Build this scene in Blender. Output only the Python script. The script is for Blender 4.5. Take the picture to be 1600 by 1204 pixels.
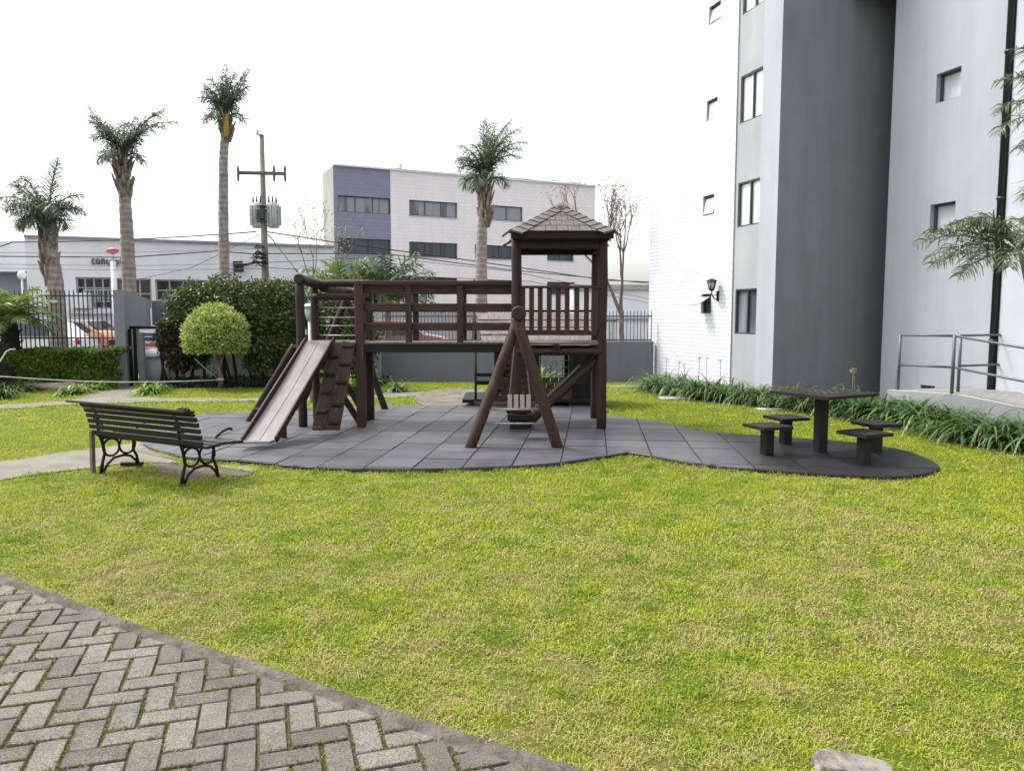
import bpy, bmesh, math, random
import numpy as np
from mathutils import Vector, Matrix
random.seed(7); rng = np.random.default_rng(7)
R = math.radians
S = bpy.context.scene
for o in list(bpy.data.objects): bpy.data.objects.remove(o)
C = S.collection

# ------------------------------------------------------------ camera, sky, sun, exposure
EYE = 1.6; F = 1200.0; PITCH = math.atan(108 / F)
cam = bpy.data.cameras.new('camera'); co = bpy.data.objects.new('camera', cam); C.objects.link(co)
cam.sensor_width = 36; cam.lens = 27.0; cam.clip_end = 2000; cam.clip_start = 0.05
co.location = (0, 0, EYE); co.rotation_euler = (math.pi / 2 - PITCH, 0, 0)
S.camera = co
SUNV = Vector((-0.50, 0.22, 0.84)).normalized()
w = bpy.data.worlds.new('World'); S.world = w; w.use_nodes = True
nt = w.node_tree; bg = nt.nodes['Background']
sky = nt.nodes.new('ShaderNodeTexSky'); sky.sky_type = 'NISHITA'; sky.sun_disc = False
sky.sun_elevation = math.asin(SUNV.z); sky.sun_rotation = math.atan2(SUNV.x, SUNV.y)
sky.dust_density = 4.0; sky.air_density = 1.2
hs = nt.nodes.new('ShaderNodeHueSaturation'); hs.inputs['Saturation'].default_value = 0.12; hs.inputs['Value'].default_value = 1.22
nt.links.new(sky.outputs[0], hs.inputs['Color']); nt.links.new(hs.outputs[0], bg.inputs[0])
bg.inputs[1].default_value = 0.15
sl = bpy.data.lights.new('sun', 'SUN'); sl.energy = 1.5; sl.angle = R(10); sl.color = (1, .96, .9)
so = bpy.data.objects.new('sun', sl); C.objects.link(so)
so.rotation_euler = SUNV.to_track_quat('Z', 'Y').to_euler()
vs = S.view_settings; vs.view_transform = 'Standard'; vs.look = 'None'; vs.gamma = 1; vs.exposure = 1.05
S.render.engine = 'CYCLES'
S.cycles.max_bounces = 6; S.cycles.diffuse_bounces = 4; S.cycles.transparent_max_bounces = 6

# ------------------------------------------------------------ measuring helpers (photo pixel -> world point)
Fv = Vector((0, math.cos(PITCH), -math.sin(PITCH))); Uv = Vector((0, math.sin(PITCH), math.cos(PITCH)))
def ray(px, py): return Fv + Vector((1, 0, 0)) * ((px - 800) / F) - Uv * ((py - 602) / F)
E0 = Vector((0, 0, EYE))
def G(px, py, z=0.0):
    d = ray(px, py); return E0 + d * ((z - EYE) / d.z)
def W(px, py, Y):
    d = ray(px, py); return E0 + d * (Y / d.y)
def onplane(px, py, P0, n):
    d = ray(px, py); return E0 + d * ((P0 - E0).dot(n) / d.dot(n))

# ------------------------------------------------------------ tagging / objects
OFF = {}
def tag(o, label=None, cat=None, group=None, kind=None):
    if label: o['label'] = label
    if cat: o['category'] = cat
    if group: o['group'] = group
    if kind: o['kind'] = kind
    return o
def thing(name, label, cat, loc=(0, 0, 0), rz=0, group=None):
    o = bpy.data.objects.new(name, None); C.objects.link(o); o.location = loc; o.rotation_euler = (0, 0, rz)
    o.empty_display_size = .2
    OFF[o] = Vector(loc) if rz == 0 else Vector((0, 0, 0))
    return tag(o, label, cat, group)
def link(name, me, parent, off=None):
    o = bpy.data.objects.new(name, me); C.objects.link(o)
    if parent is not None:
        o.parent = parent; OFF[o] = OFF.get(parent, Vector((0, 0, 0)))
    else: OFF[o] = Vector((0, 0, 0))
    return o
def copy_tree(o, parent=None):
    c = o.copy(); C.objects.link(c); c.parent = parent; OFF[c] = OFF.get(o, Vector((0,0,0)))
    for ch in list(o.children): copy_tree(ch, c)
    return c

class MB:
    def __init__(s): s.v = []; s.f = []; s.uv = []; s.sm = []
    def quad(s, pts, uvs=None, sm=False):
        i = len(s.v); s.v += [tuple(p) for p in pts]; s.f.append(tuple(range(i, i + len(pts))))
        s.uv.append(uvs or [(0, 0)] * len(pts)); s.sm.append(sm); return s
    def beam(s, p0, p1, w, h=None, up=(0, 0, 1), bev=0.0, roll=0):
        p0 = Vector(p0); p1 = Vector(p1); h = w if h is None else h
        d = p1 - p0; L = d.length; d.normalize(); up = Vector(up)
        if abs(d.dot(up)) > .97: up = Vector((0, 1, 0)) if abs(d.y) < .9 else Vector((1, 0, 0))
        x = d.cross(up).normalized(); y = x.cross(d).normalized()
        u0 = random.random() * 50
        b = min(bev or min(w, h) * .09, .012)
        prof = [(w/2-b, -h/2), (w/2, -h/2+b), (w/2, h/2-b), (w/2-b, h/2), (-w/2+b, h/2), (-w/2, h/2-b), (-w/2, -h/2+b), (-w/2+b, -h/2)]
        n = 8; base = len(s.v)
        for P in (p0, p1):
            for a, c in prof: s.v.append(tuple(P + x * a + y * c))
        per = [0]
        for k in range(n): per.append(per[-1] + math.dist(prof[k], prof[(k+1) % n]))
        for k in range(n):
            k2 = (k + 1) % n
            s.f.append((base + k, base + k2, base + n + k2, base + n + k)[::-1])
            s.uv.append([(u0, per[k]), (u0, per[k+1]), (u0 + L, per[k+1]), (u0 + L, per[k])][::-1]); s.sm.append(False)
        s.f.append(tuple(base + k for k in range(n))); s.uv.append([(u0 + prof[k][0]*.3, prof[k][1]) for k in range(n)]); s.sm.append(False)
        s.f.append(tuple(base + n + k for k in reversed(range(n)))); s.uv.append([(u0 + prof[k][0]*.3, prof[k][1]) for k in reversed(range(n))]); s.sm.append(False)
        return s
    def box(s, lo, hi, **k):
        lo = Vector(lo); hi = Vector(hi); c = (lo + hi) / 2
        dims = hi - lo; ax = max(range(3), key=lambda i: dims[i])
        if ax == 2: return s.beam((c.x, c.y, lo.z), (c.x, c.y, hi.z), dims.x, dims.y, **k) if True else s
        if ax == 0: return s.beam((lo.x, c.y, c.z), (hi.x, c.y, c.z), dims.y, dims.z, **k)
        return s.beam((c.x, lo.y, c.z), (c.x, hi.y, c.z), dims.x, dims.z, **k)
    def tube(s, pts, r, seg=10, jit=0.0, cap=True, ecc=1.0):
        pts = [Vector(p) for p in pts]; n = len(pts)
        rs = r if isinstance(r, (list, tuple)) else [r] * n
        base = len(s.v); up = None; L = 0; u0 = random.random() * 50; us = []
        for i, p in enumerate(pts):
            d = (pts[min(i+1, n-1)] - pts[max(i-1, 0)]).normalized()
            if up is None:
                up = Vector((0, 0, 1)) if abs(d.z) < .9 else Vector((0, 1, 0))
            x = d.cross(up).normalized(); up2 = x.cross(d).normalized(); up = up2
            if i: L += (pts[i] - pts[i-1]).length
            us.append(u0 + L)
            for k in range(seg):
                a = 2 * math.pi * k / seg; rr = rs[i] * (1 + jit * (random.random() - .5))
                s.v.append(tuple(p + (x * math.cos(a) * ecc + up2 * math.sin(a)) * rr))
        for i in range(n - 1):
            for k in range(seg):
                k2 = (k + 1) % seg; a = base + i * seg
                s.f.append((a + k, a + k2, a + seg + k2, a + seg + k)[::-1] if False else (a + k, a + k2, a + seg + k2, a + seg + k))
                c0 = rs[i] * 6.28 * k / seg; c1 = rs[i] * 6.28 * (k + 1) / seg
                s.uv.append([(us[i], c0), (us[i], c1), (us[i+1], c1), (us[i+1], c0)]); s.sm.append(True)
        if cap:
            s.f.append(tuple(base + k for k in reversed(range(seg)))); s.uv.append([(u0 + .02*math.cos(k), .05*math.sin(k)) for k in range(seg)]); s.sm.append(False)
            a = base + (n - 1) * seg
            s.f.append(tuple(a + k for k in range(seg))); s.uv.append([(u0 + .02*math.cos(k), .05*math.sin(k)) for k in range(seg)]); s.sm.append(False)
        return s
    def log(s, p0, p1, r, seg=14, jit=.05, n=7):
        p0 = Vector(p0); p1 = Vector(p1)
        pts = [p0.lerp(p1, i / n) + Vector([(random.random() - .5) * r * .12 for _ in range(3)]) * (0 < i < n) for i in range(n + 1)]
        rs = [r * (1 + (random.random() - .5) * .08) for _ in pts]
        pts = [pts[0].lerp(pts[1], -.0)] + pts[0:1] + pts[1:-1] + pts[-1:] * 2
        rs = [rs[0] * .8] + rs + [rs[-1] * .8]
        d = (p1 - p0).normalized()
        pts[0] = p0; pts[1] = p0 + d * .012; pts[-1] = p1; pts[-2] = p1 - d * .012
        return s.tube(pts, rs, seg, jit)
    def ring(s, c, n, R_, r, seg=24, k=8):
        c = Vector(c); n = Vector(n).normalized(); x = n.orthogonal().normalized(); y = n.cross(x)
        pts = [c + (x * math.cos(2*math.pi*i/seg) + y * math.sin(2*math.pi*i/seg)) * R_ for i in range(seg + 1)]
        return s.tube(pts, r, k, 0, cap=False)
    def ell(s, c, rad, nu=16, nv=10):
        c = Vector(c); base = len(s.v)
        for j in range(nv + 1):
            t = math.pi * j / nv
            for i in range(nu):
                a = 2 * math.pi * i / nu
                s.v.append((c.x + rad[0]*math.sin(t)*math.cos(a), c.y + rad[1]*math.sin(t)*math.sin(a), c.z + rad[2]*math.cos(t)))
        for j in range(nv):
            for i in range(nu):
                i2 = (i+1) % nu
                s.f.append((base+j*nu+i, base+(j+1)*nu+i, base+(j+1)*nu+i2, base+j*nu+i2)); s.uv.append([(i*.1, j*.1)]*4); s.sm.append(True)
        return s
    def prism(s, poly, z0, z1, side_only=False):
        n = len(poly); b = len(s.v)
        for z in (z0, z1):
            for p in poly: s.v.append((p[0], p[1], z))
        for k in range(n):
            k2 = (k+1) % n
            s.f.append((b+k, b+k2, b+n+k2, b+n+k)); s.uv.append([(poly[k][0]+poly[k][1], z0), (poly[k2][0]+poly[k2][1], z0), (poly[k2][0]+poly[k2][1], z1), (poly[k][0]+poly[k][1], z1)]); s.sm.append(False)
        s.f.append(tuple(b+n+k for k in range(n))); s.uv.append([(p[0], p[1]) for p in poly]); s.sm.append(False)
        if not side_only:
            s.f.append(tuple(b+k for k in reversed(range(n)))); s.uv.append([(p[0], p[1]) for p in reversed(poly)]); s.sm.append(False)
        return s
    def build(s, name, mat, parent=None, fix=True):
        off = OFF.get(parent, Vector((0, 0, 0))) if parent is not None else Vector((0, 0, 0))
        me = bpy.data.meshes.new(name)
        me.from_pydata([(v[0]-off.x, v[1]-off.y, v[2]-off.z) for v in s.v], [], s.f)
        uvl = me.uv_layers.new(name='UVMap'); flat = [c for fuv in s.uv for uv in fuv for c in uv]
        uvl.data.foreach_set('uv', flat)
        me.polygons.foreach_set('use_smooth', s.sm)
        if fix:
            bm = bmesh.new(); bm.from_mesh(me); bmesh.ops.recalc_face_normals(bm, faces=bm.faces); bm.to_mesh(me); bm.free()
        me.materials.append(mat); me.update()
        return link(name, me, parent)

# ------------------------------------------------------------ materials
def srgb(r, g, b):
    f = lambda c: (c/255/12.92) if c/255 <= .04045 else ((c/255+.055)/1.055)**2.4
    return (f(r), f(g), f(b), 1)
class N:
    def __init__(s, name):
        s.m = bpy.data.materials.new(name); s.m.use_nodes = True; s.t = s.m.node_tree
        s.b = s.t.nodes['Principled BSDF']; s.out = s.t.nodes['Material Output']
    def n(s, typ, **k):
        nd = s.t.nodes.new('ShaderNode' + typ)
        for a, v in k.items():
            if a.startswith('i_'): nd.inputs[a[2:].replace('_', ' ')].default_value = v
            else: setattr(nd, a, v)
        return nd
    def l(s, a, b): s.t.links.new(a, b); return b
    def coord(s, kind='Object', scale=(1, 1, 1), rot=(0, 0, 0), loc=(0, 0, 0)):
        tc = s.n('TexCoord'); mp = s.n('Mapping'); mp.inputs['Scale'].default_value = scale; mp.inputs['Rotation'].default_value = rot; mp.inputs['Location'].default_value = loc
        s.l(tc.outputs[kind], mp.inputs[0]); return mp.outputs[0]
    def world(s, scale=(1, 1, 1)):
        g = s.n('NewGeometry'); mp = s.n('Mapping'); mp.inputs['Scale'].default_value = scale
        s.l(g.outputs['Position'], mp.inputs[0]); return mp.outputs[0]
    def noise(s, co, scale, detail=4, rough=.6, dist=0):
        t = s.n('TexNoise'); t.inputs['Scale'].default_value = scale; t.inputs['Detail'].default_value = detail
        t.inputs['Roughness'].default_value = rough; t.inputs['Distortion'].default_value = dist
        s.l(co, t.inputs['Vector']); return t.outputs['Fac']
    def ramp(s, fac, stops, interp='LINEAR'):
        r = s.n('ValToRGB'); r.color_ramp.interpolation = interp
        e = r.color_ramp.elements
        while len(e) < len(stops): e.new(.5)
        for el, (p, c) in zip(e, stops):
            el.position = p; el.color = (c[0], c[1], c[2], 1) if not isinstance(c, (int, float)) else (c, c, c, 1)
        s.l(fac, r.inputs[0]); return r.outputs[0]
    def mix(s, fac, a, b, typ='MIX'):
        m = s.n('Mix', data_type='RGBA', blend_type=typ)
        for sock, v in ((m.inputs['Factor'], fac), (m.inputs[6], a), (m.inputs[7], b)):
            if isinstance(v, (int, float)): sock.default_value = v
            elif isinstance(v, tuple): sock.default_value = (v[0], v[1], v[2], 1)
            else: s.l(v, sock)
        return m.outputs[2]
    def math(s, op, a, b=0):
        m = s.n('Math', operation=op)
        for sock, v in ((m.inputs[0], a), (m.inputs[1], b)):
            if isinstance(v, (int, float)): sock.default_value = v
            else: s.l(v, sock)
        return m.outputs[0]
    def bump(s, h, strength=.3, dist=.01, prev=None):
        b = s.n('Bump'); b.inputs['Strength'].default_value = strength; b.inputs['Distance'].default_value = dist
        s.l(h, b.inputs['Height'])
        if prev is not None: s.l(prev, b.inputs['Normal'])
        return b.outputs[0]
    def done(s, col=None, rough=.7, normal=None, spec=.5, metal=0):
        if col is not None:
            if isinstance(col, tuple): s.b.inputs['Base Color'].default_value = (col[0], col[1], col[2], 1)
            else: s.l(col, s.b.inputs['Base Color'])
        if isinstance(rough, (int, float)): s.b.inputs['Roughness'].default_value = rough
        else: s.l(rough, s.b.inputs['Roughness'])
        s.b.inputs['Specular IOR Level'].default_value = spec; s.b.inputs['Metallic'].default_value = metal
        if normal is not None: s.l(normal, s.b.inputs['Normal'])
        return s.m
def M_plain(name, c1, c2=None, scale=3, rough=.7, bs=.15, bd=.004, fine=60, metal=0, spec=.5, lo=.35, hi=.65):
    m = N(name); co = m.world()
    c2 = c2 or tuple(x * .75 for x in c1)
    n1 = m.noise(co, scale, 6, .65); col = m.ramp(n1, [(lo, c2), (hi, c1)])
    n2 = m.noise(co, fine, 3, .6)
    col = m.mix(.25, col, m.ramp(n2, [(.3, .55), (.7, 1.0)]), 'MULTIPLY')
    return m.done(col, rough, m.bump(n2, bs, bd), spec, metal)
def M_wood(name, c1, c2, rough=.6, grain=1.0, uscale=2.0, vscale=40, wear=None, wearc=None):
    m = N(name); co = m.coord('UV', (uscale, vscale, 1))
    n1 = m.noise(co, 1.0, 5, .7, .6)
    col = m.ramp(n1, [(.3, c2), (.52, c1), (.72, tuple(min(1, x * 1.35) for x in c1))])
    n0 = m.noise(m.world(), 2.2, 3, .6)
    col = m.mix(.55, col, m.ramp(n0, [(.3, .45), (.7, 1.0)]), 'MULTIPLY')
    if wear:
        n3 = m.noise(m.coord('UV', (3, 18, 1), loc=(7, 3, 0)), 1.2, 4, .7)
        col = m.mix(m.ramp(n3, [(wear, 0), (wear + .12, 1)]), col, wearc)
    v = m.n('TexVoronoi', feature='F1'); v.inputs['Scale'].default_value = 2.3
    m.l(m.coord('UV', (1.6, 4, 1)), v.inputs['Vector'])
    knots = m.ramp(v.outputs['Distance'], [(.04, 1), (.09, 0)])
    col = m.mix(m.math('MULTIPLY', knots, .7), col, tuple(x * .3 for x in c2))
    return m.done(col, rough, m.bump(n1, .35 * grain, .006), .35)
def M_leaf(name, cols, rough=.5, trans=.25, clump=2.5, spec=.35):
    m = N(name)
    at = m.n('Attribute'); at.attribute_name = 'rnd'
    n1 = m.noise(m.world(), clump, 3, .6)
    f = m.math('ADD', m.math('MULTIPLY', at.outputs['Fac'], .6), m.math('MULTIPLY', m.math('SUBTRACT', n1, .3), 1.0))
    k = len(cols)
    col = m.ramp(f, [(i / (k - 1) if k > 1 else 0, c) for i, c in enumerate(cols)])
    m.done(col, rough, None, spec)
    tr = m.n('BsdfTranslucent'); m.l(m.mix(1, col, (1.0, 1.1, .6), 'MULTIPLY'), tr.inputs['Color'])
    mx = m.n('MixShader'); mx.inputs[0].default_value = trans
    m.l(m.b.outputs[0], mx.inputs[1]); m.l(tr.outputs[0], mx.inputs[2]); m.l(mx.outputs[0], m.out.inputs['Surface'])
    return m.m

def lawn_color(m):
    co = m.world()
    big = m.noise(co, .55, 4, .6); mid = m.noise(co, 2.2, 5, .7); mid2 = m.noise(m.world((1, 1, 1)), 3.4, 5, .72, .5)
    at = m.n('Attribute'); at.attribute_name = 'rnd'
    green = (.19, .28, .018); lime = (.36, .41, .018); straw = (.42, .37, .13); brown = (.11, .085, .05)
    g = m.ramp(m.math('ADD', m.math('MULTIPLY', mid, .8), m.math('MULTIPLY', at.outputs['Fac'], .25)), [(.36, green), (.6, lime), (.9, (.44, .45, .035))])
    # dead and dry patches, more of them close to the brick path, fewer on the far lawn
    sep = m.n('SeparateXYZ'); m.l(co, sep.inputs[0])
    far = m.n('MapRange'); far.inputs['From Min'].default_value = 4.5; far.inputs['From Max'].default_value = 9.5
    far.inputs['To Min'].default_value = .022; far.inputs['To Max'].default_value = -.17; m.l(sep.outputs['Y'], far.inputs['Value'])
    d = m.math('ADD', m.math('ADD', m.math('MULTIPLY', mid2, 1.0), m.math('MULTIPLY', big, .55)), m.math('MULTIPLY', m.math('SUBTRACT', at.outputs['Fac'], .5), .22))
    d = m.math('SUBTRACT', d, .275)
    d = m.math('ADD', d, far.outputs[0])
    col = m.mix(m.ramp(d, [(.42, 0), (.58, 1)]), g, straw)
    col = m.mix(m.ramp(d, [(.66, 0), (.76, 1)]), col, brown)
    return col
m = N('lawn_blades'); c = lawn_color(m); m.done(c, .6, None, .25)
tr = m.n('BsdfTranslucent'); m.l(c, tr.inputs['Color']); mx = m.n('MixShader'); mx.inputs[0].default_value = .3
m.l(m.b.outputs[0], mx.inputs[1]); m.l(tr.outputs[0], mx.inputs[2]); m.l(mx.outputs[0], m.out.inputs['Surface']); GRASSM = m.m
m = N('lawn_soil'); c = m.mix(.6, lawn_color(m), (.042, .036, .016))
nn = m.noise(m.world(), 45, 5, .7); c = m.mix(.8, c, m.ramp(nn, [(.3, .45), (.65, 1.1)]), 'MULTIPLY')
LAWNM = m.done(c, .9, m.bump(nn, .8, .03), .1)

GROUNDM = M_plain('city_ground', (.16, .16, .16), (.11, .11, .11), .4, .9, .3, .01, 20)
ASPH = M_plain('asphalt', (.07, .07, .075), (.05, .05, .05), 2, .85, .4, .006, 80)
CONC = M_plain('path_concrete', (.19, .18, .145), (.105, .10, .065), 2.2, .9, .4, .006, 55, lo=.3, hi=.6)
DIRT = M_plain('bare_dirt', (.12, .10, .078), (.065, .055, .038), 3.5, .95, .8, .015, 40)
SANDM = M_plain('sandy_ground', (.18, .155, .13), (.09, .085, .055), 2.0, .95, .6, .01, 40)
WOODR = M_wood('stained_red_wood', (.060, .0265, .018), (.018, .008, .006), .6, wear=.60, wearc=(.12, .065, .045))
WOODD = M_wood('dark_log_wood', (.034, .0205, .015), (.013, .0085, .0065), .65, wear=.62, wearc=(.07, .056, .048))
WOODB = M_wood('near_black_wood', (.010, .008, .0085), (.005, .004, .0045), .7)
WOODG = M_wood('weathered_grey_wood', (.150, .125, .110), (.06, .05, .045), .7, wear=.6, wearc=(.24, .22, .2))
RAMPW = M_wood('climbing_board_wood', (.060, .037, .028), (.024, .015, .011), .6, wear=.56, wearc=(.14, .11, .095))
BENCHW = M_wood('bench_slat_wood', (.010, .008, .0075), (.005, .0045, .0045), .6, wear=.70, wearc=(.03, .026, .024))
SHAKE = M_wood('roof_shingle_wood', (.135, .115, .10), (.08, .066, .058), .75, uscale=6, vscale=30)
SHAKEL = M_wood('playhouse_shingle_wood', (.24, .20, .18), (.16, .13, .12), .75, uscale=5, vscale=25)
IRON = M_plain('cast_iron_paint', (.006, .006, .007), (.012, .010, .009), 20, .55, .2, .002, 90, spec=.25)
STEEL = M_plain('rung_steel', (.35, .34, .32), (.2, .19, .18), 12, .4, .1, .001, 90, metal=.6)
RAILM = M_plain('handrail_grey_paint', (.11, .12, .135), (.08, .085, .095), 10, .4, .1, .001, 90)
FENCEM = M_plain('fence_bar_paint', (.10, .10, .11), (.06, .06, .06), 8, .5, .1, .001, 90)
FENCED = M_plain('dark_fence_paint', (.055, .055, .065), (.035, .035, .04), 8, .5, .1, .001, 90)
SLIDEM = M_wood('slide_board', (.255, .238, .242), (.19, .175, .18), .38, uscale=.8, vscale=9, grain=.3)
TABLEM = M_plain('dark_table_board', (.016, .013, .013), (.008, .007, .0075), 9, .6, .3, .003, 60, spec=.3)
TABLETOP = M_plain('worn_table_top', (.15, .13, .12), (.02, .017, .016), 6, .5, .4, .003, 35, lo=.45, hi=.62)
ROPE = M_plain('white_rope', (.65, .65, .62), (.5, .5, .47), 30, .8)
WHITEP = M_plain('white_paint', (.78, .79, .82), (.70, .71, .75), .7, .6, .08, .003, 25)
BLACK = M_plain('black_cable', (.012, .012, .014), None, 3, .6)
GALV = M_plain('galvanised_metal', (.60, .61, .62), (.42, .43, .44), 6, .5, .1, .002, 60, metal=.4)
TRUNK = None

def M_stucco(name, c1, c2, stain=.25, rough=.85):
    m = N(name); co = m.world()
    n1 = m.noise(co, .5, 6, .7); st = m.noise(m.world((3.0, 3.0, .25)), 1.0, 5, .7)
    col = m.ramp(n1, [(.35, c2), (.65, c1)])
    col = m.mix(stain, col, m.ramp(st, [(.3, .55), (.62, 1.0)]), 'MULTIPLY')
    pt = m.noise(m.world((.9,.9,.6)), 1.3, 2, .5, 1.2); col = m.mix(.10, col, m.ramp(pt, [(.50, .80), (.515, 1.0)]), 'MULTIPLY')
    n2 = m.noise(co, 70, 4, .6)
    col = m.mix(.12, col, m.ramp(n2, [(.3, .6), (.7, 1.0)]), 'MULTIPLY')
    return m.done(col, rough, m.bump(n2, .25, .004), .3)
def M_brick(name, c1, c2, mortar, bw=.22, bh=.075, bump=.5, ms=.006, stain=.2):
    m = N(name); co = m.coord('UV')
    b = m.n('TexBrick'); m.l(co, b.inputs['Vector'])
    b.inputs['Color1'].default_value = (*c1, 1); b.inputs['Color2'].default_value = (*c2, 1); b.inputs['Mortar'].default_value = (*mortar, 1)
    b.inputs['Scale'].default_value = 1; b.inputs['Brick Width'].default_value = bw; b.inputs['Row Height'].default_value = bh
    b.inputs['Mortar Size'].default_value = ms; b.inputs['Mortar Smooth'].default_value = .3
    st = m.noise(m.world((2.5, 2.5, .3)), .8, 5, .7); n2 = m.noise(m.world(), 40, 3, .6)
    col = m.mix(stain, b.outputs['Color'], m.ramp(st, [(.3, .6), (.6, 1.0)]), 'MULTIPLY')
    inv = m.math('SUBTRACT', 1.0, b.outputs['Fac'])
    nb = m.bump(m.math('ADD', inv, m.math('MULTIPLY', n2, .35)), bump, .012)
    return m.done(col, .75, nb, .35)
BRICKW = M_brick('white_painted_brick', (.665, .665, .72), (.63, .63, .69), (.52, .52, .58), .24, .085, .9, .009)
LGREY = M_stucco('light_grey_stucco', (.42, .437, .485), (.375, .392, .435), .22)
LGREY2 = M_stucco('pale_grey_stucco', (.52, .53, .59), (.46, .475, .53), .15)
MGREY = M_stucco('mid_grey_stucco', (.40, .41, .43), (.35, .36, .38), .25)
DGREY = M_stucco('dark_grey_stucco', (.235, .24, .265), (.20, .205, .227), .3)
WALLG = M_stucco('blue_grey_wall_paint', (.175, .185, .225), (.15, .16, .195), .25)
WALLG2 = M_stucco('entrance_wall_paint', (.24, .25, .29), (.20, .21, .25), .2)
RAMPC = M_stucco('ramp_concrete', (.46, .47, .48), (.34, .35, .36), .4)
TILEC = M_brick('cream_facade_tile', (.80, .76, .76), (.77, .73, .735), (.66, .63, .64), .5, .25, .15, .012, .15)
TILEB = M_brick('blue_facade_tile', (.235, .25, .335), (.21, .225, .305), (.17, .18, .24), .5, .25, .15, .012, .1)
LOWW = M_stucco('low_building_white', (.80, .81, .85), (.74, .75, .80), .15)
LOWG = M_stucco('low_building_grey', (.30, .31, .37), (.26, .27, .32), .15)
BRWALL = M_stucco('beige_wall', (.40, .38, .35), (.32, .30, .28), .2)

def M_glass(name, c, c2, sx=1.5):
    m = N(name); n1 = m.noise(m.world((sx, sx, .15)), 1.0, 2, .5)
    col = m.ramp(n1, [(.42, c), (.5, c2)])
    return m.done(col, .06, None, .6)
GLASSD = M_glass('dark_window_glass', (.010, .012, .018), (.035, .04, .055))
GLASSM = M_glass('mid_window_glass', (.07, .08, .10), (.22, .24, .27))
GLASSL = M_glass('curtained_window_glass', (.55, .57, .60), (.75, .77, .79), 5)
GLASSF = M_glass('frosted_window_glass', (.36, .38, .42), (.5, .52, .56), 3)
WFRAME = M_plain('window_frame_dark', (.05, .055, .065), None, 5, .4)
WFRAMEL = M_plain('window_frame_light', (.55, .56, .58), None, 5, .4)

# ------------------------------------------------------------ numpy mesh helper (leaves, blades)
def np_mesh(name, V, nper, mat, parent=None, rnd=None, tris=False):
    """V: (F, nper, 3) independent faces"""
    Fn = V.shape[0]; me = bpy.data.meshes.new(name)
    off = OFF.get(parent, Vector((0, 0, 0))) if parent is not None else Vector((0, 0, 0))
    V = (V.reshape(-1, 3) - np.array(off)).astype(np.float32)
    me.vertices.add(len(V)); me.vertices.foreach_set('co', V.ravel())
    me.loops.add(len(V)); me.loops.foreach_set('vertex_index', np.arange(len(V), dtype=np.int32))
    me.polygons.add(Fn); me.polygons.foreach_set('loop_start', np.arange(0, len(V), nper, dtype=np.int32))
    a = me.attributes.new('rnd', 'FLOAT', 'FACE'); a.data.foreach_set('value', (rng.random(Fn) if rnd is None else rnd).astype(np.float32))
    me.update(calc_edges=True); me.materials.append(mat)
    return link(name, me, parent)
def leaf_quads(P, L, Wd, up=.3, outd=None, outw=0.0, droop=0.0):
    n = len(P); d = rng.normal(size=(n, 3)); d[:, 2] += up
    if outd is not None: d += outd * outw
    d[:, 2] -= droop
    d /= np.linalg.norm(d, axis=1, keepdims=True)
    s = np.cross(d, rng.normal(size=(n, 3))); s /= np.linalg.norm(s, axis=1, keepdims=True)
    nn = np.cross(d, s)
    L = L * (0.6 + .8 * rng.random((n, 1))); Wd = Wd * (0.6 + .8 * rng.random((n, 1)))
    a = P; b = P + d * L * .45 + s * Wd * .5 + nn * L * .06; c = P + d * L; e = P + d * L * .45 - s * Wd * .5 + nn * L * .06
    return np.stack([a, b, c, e], axis=1)
def ellip_points(c, r, n, shell=.55, flat=None):
    d = rng.normal(size=(n, 3)); d /= np.linalg.norm(d, axis=1, keepdims=True)
    rad = 1 - shell * rng.random((n, 1)) ** 1.6
    lump = 1 + .14 * np.sin(d[:, :1] * 7 + c[0]) * np.sin(d[:, 1:2] * 6 + 1 + c[1]) + .10 * np.sin(d[:, 2:3] * 9 + c[0] * 3) + .06 * rng.normal(size=(n, 1))
    P = np.array(c) + d * rad * lump * np.array(r)
    return P, d

def inpoly(P, poly):
    x, y = P[:, 0], P[:, 1]; ins = np.zeros(len(P), bool); n = len(poly)
    for i in range(n):
        x0, y0 = poly[i][0], poly[i][1]; x1, y1 = poly[(i+1) % n][0], poly[(i+1) % n][1]
        if y0 == y1: continue
        c = ((y0 > y) != (y1 > y)) & (x < (x1 - x0) * (y - y0) / (y1 - y0) + x0)
        ins ^= c
    return ins
def smooth(pts, k=6, closed=False):
    n = len(pts); out = []
    P = [Vector((p[0], p[1], 0)) for p in pts]
    rngi = range(n) if closed else range(n - 1)
    for i in rngi:
        p0 = P[(i-1) % n] if closed or i > 0 else P[0]; p1 = P[i]; p2 = P[(i+1) % n]; p3 = P[(i+2) % n] if closed or i < n - 2 else P[n-1]
        for j in range(k):
            t = j / k
            out.append(.5 * ((2*p1) + (-p0+p2)*t + (2*p0-5*p1+4*p2-p3)*t*t + (-p0+3*p1-3*p2+p3)*t*t*t))
    if not closed: out.append(P[-1])
    return [(p.x, p.y) for p in out]
def Gp(l): return [tuple(G(*p))[:2] for p in l]

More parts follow.
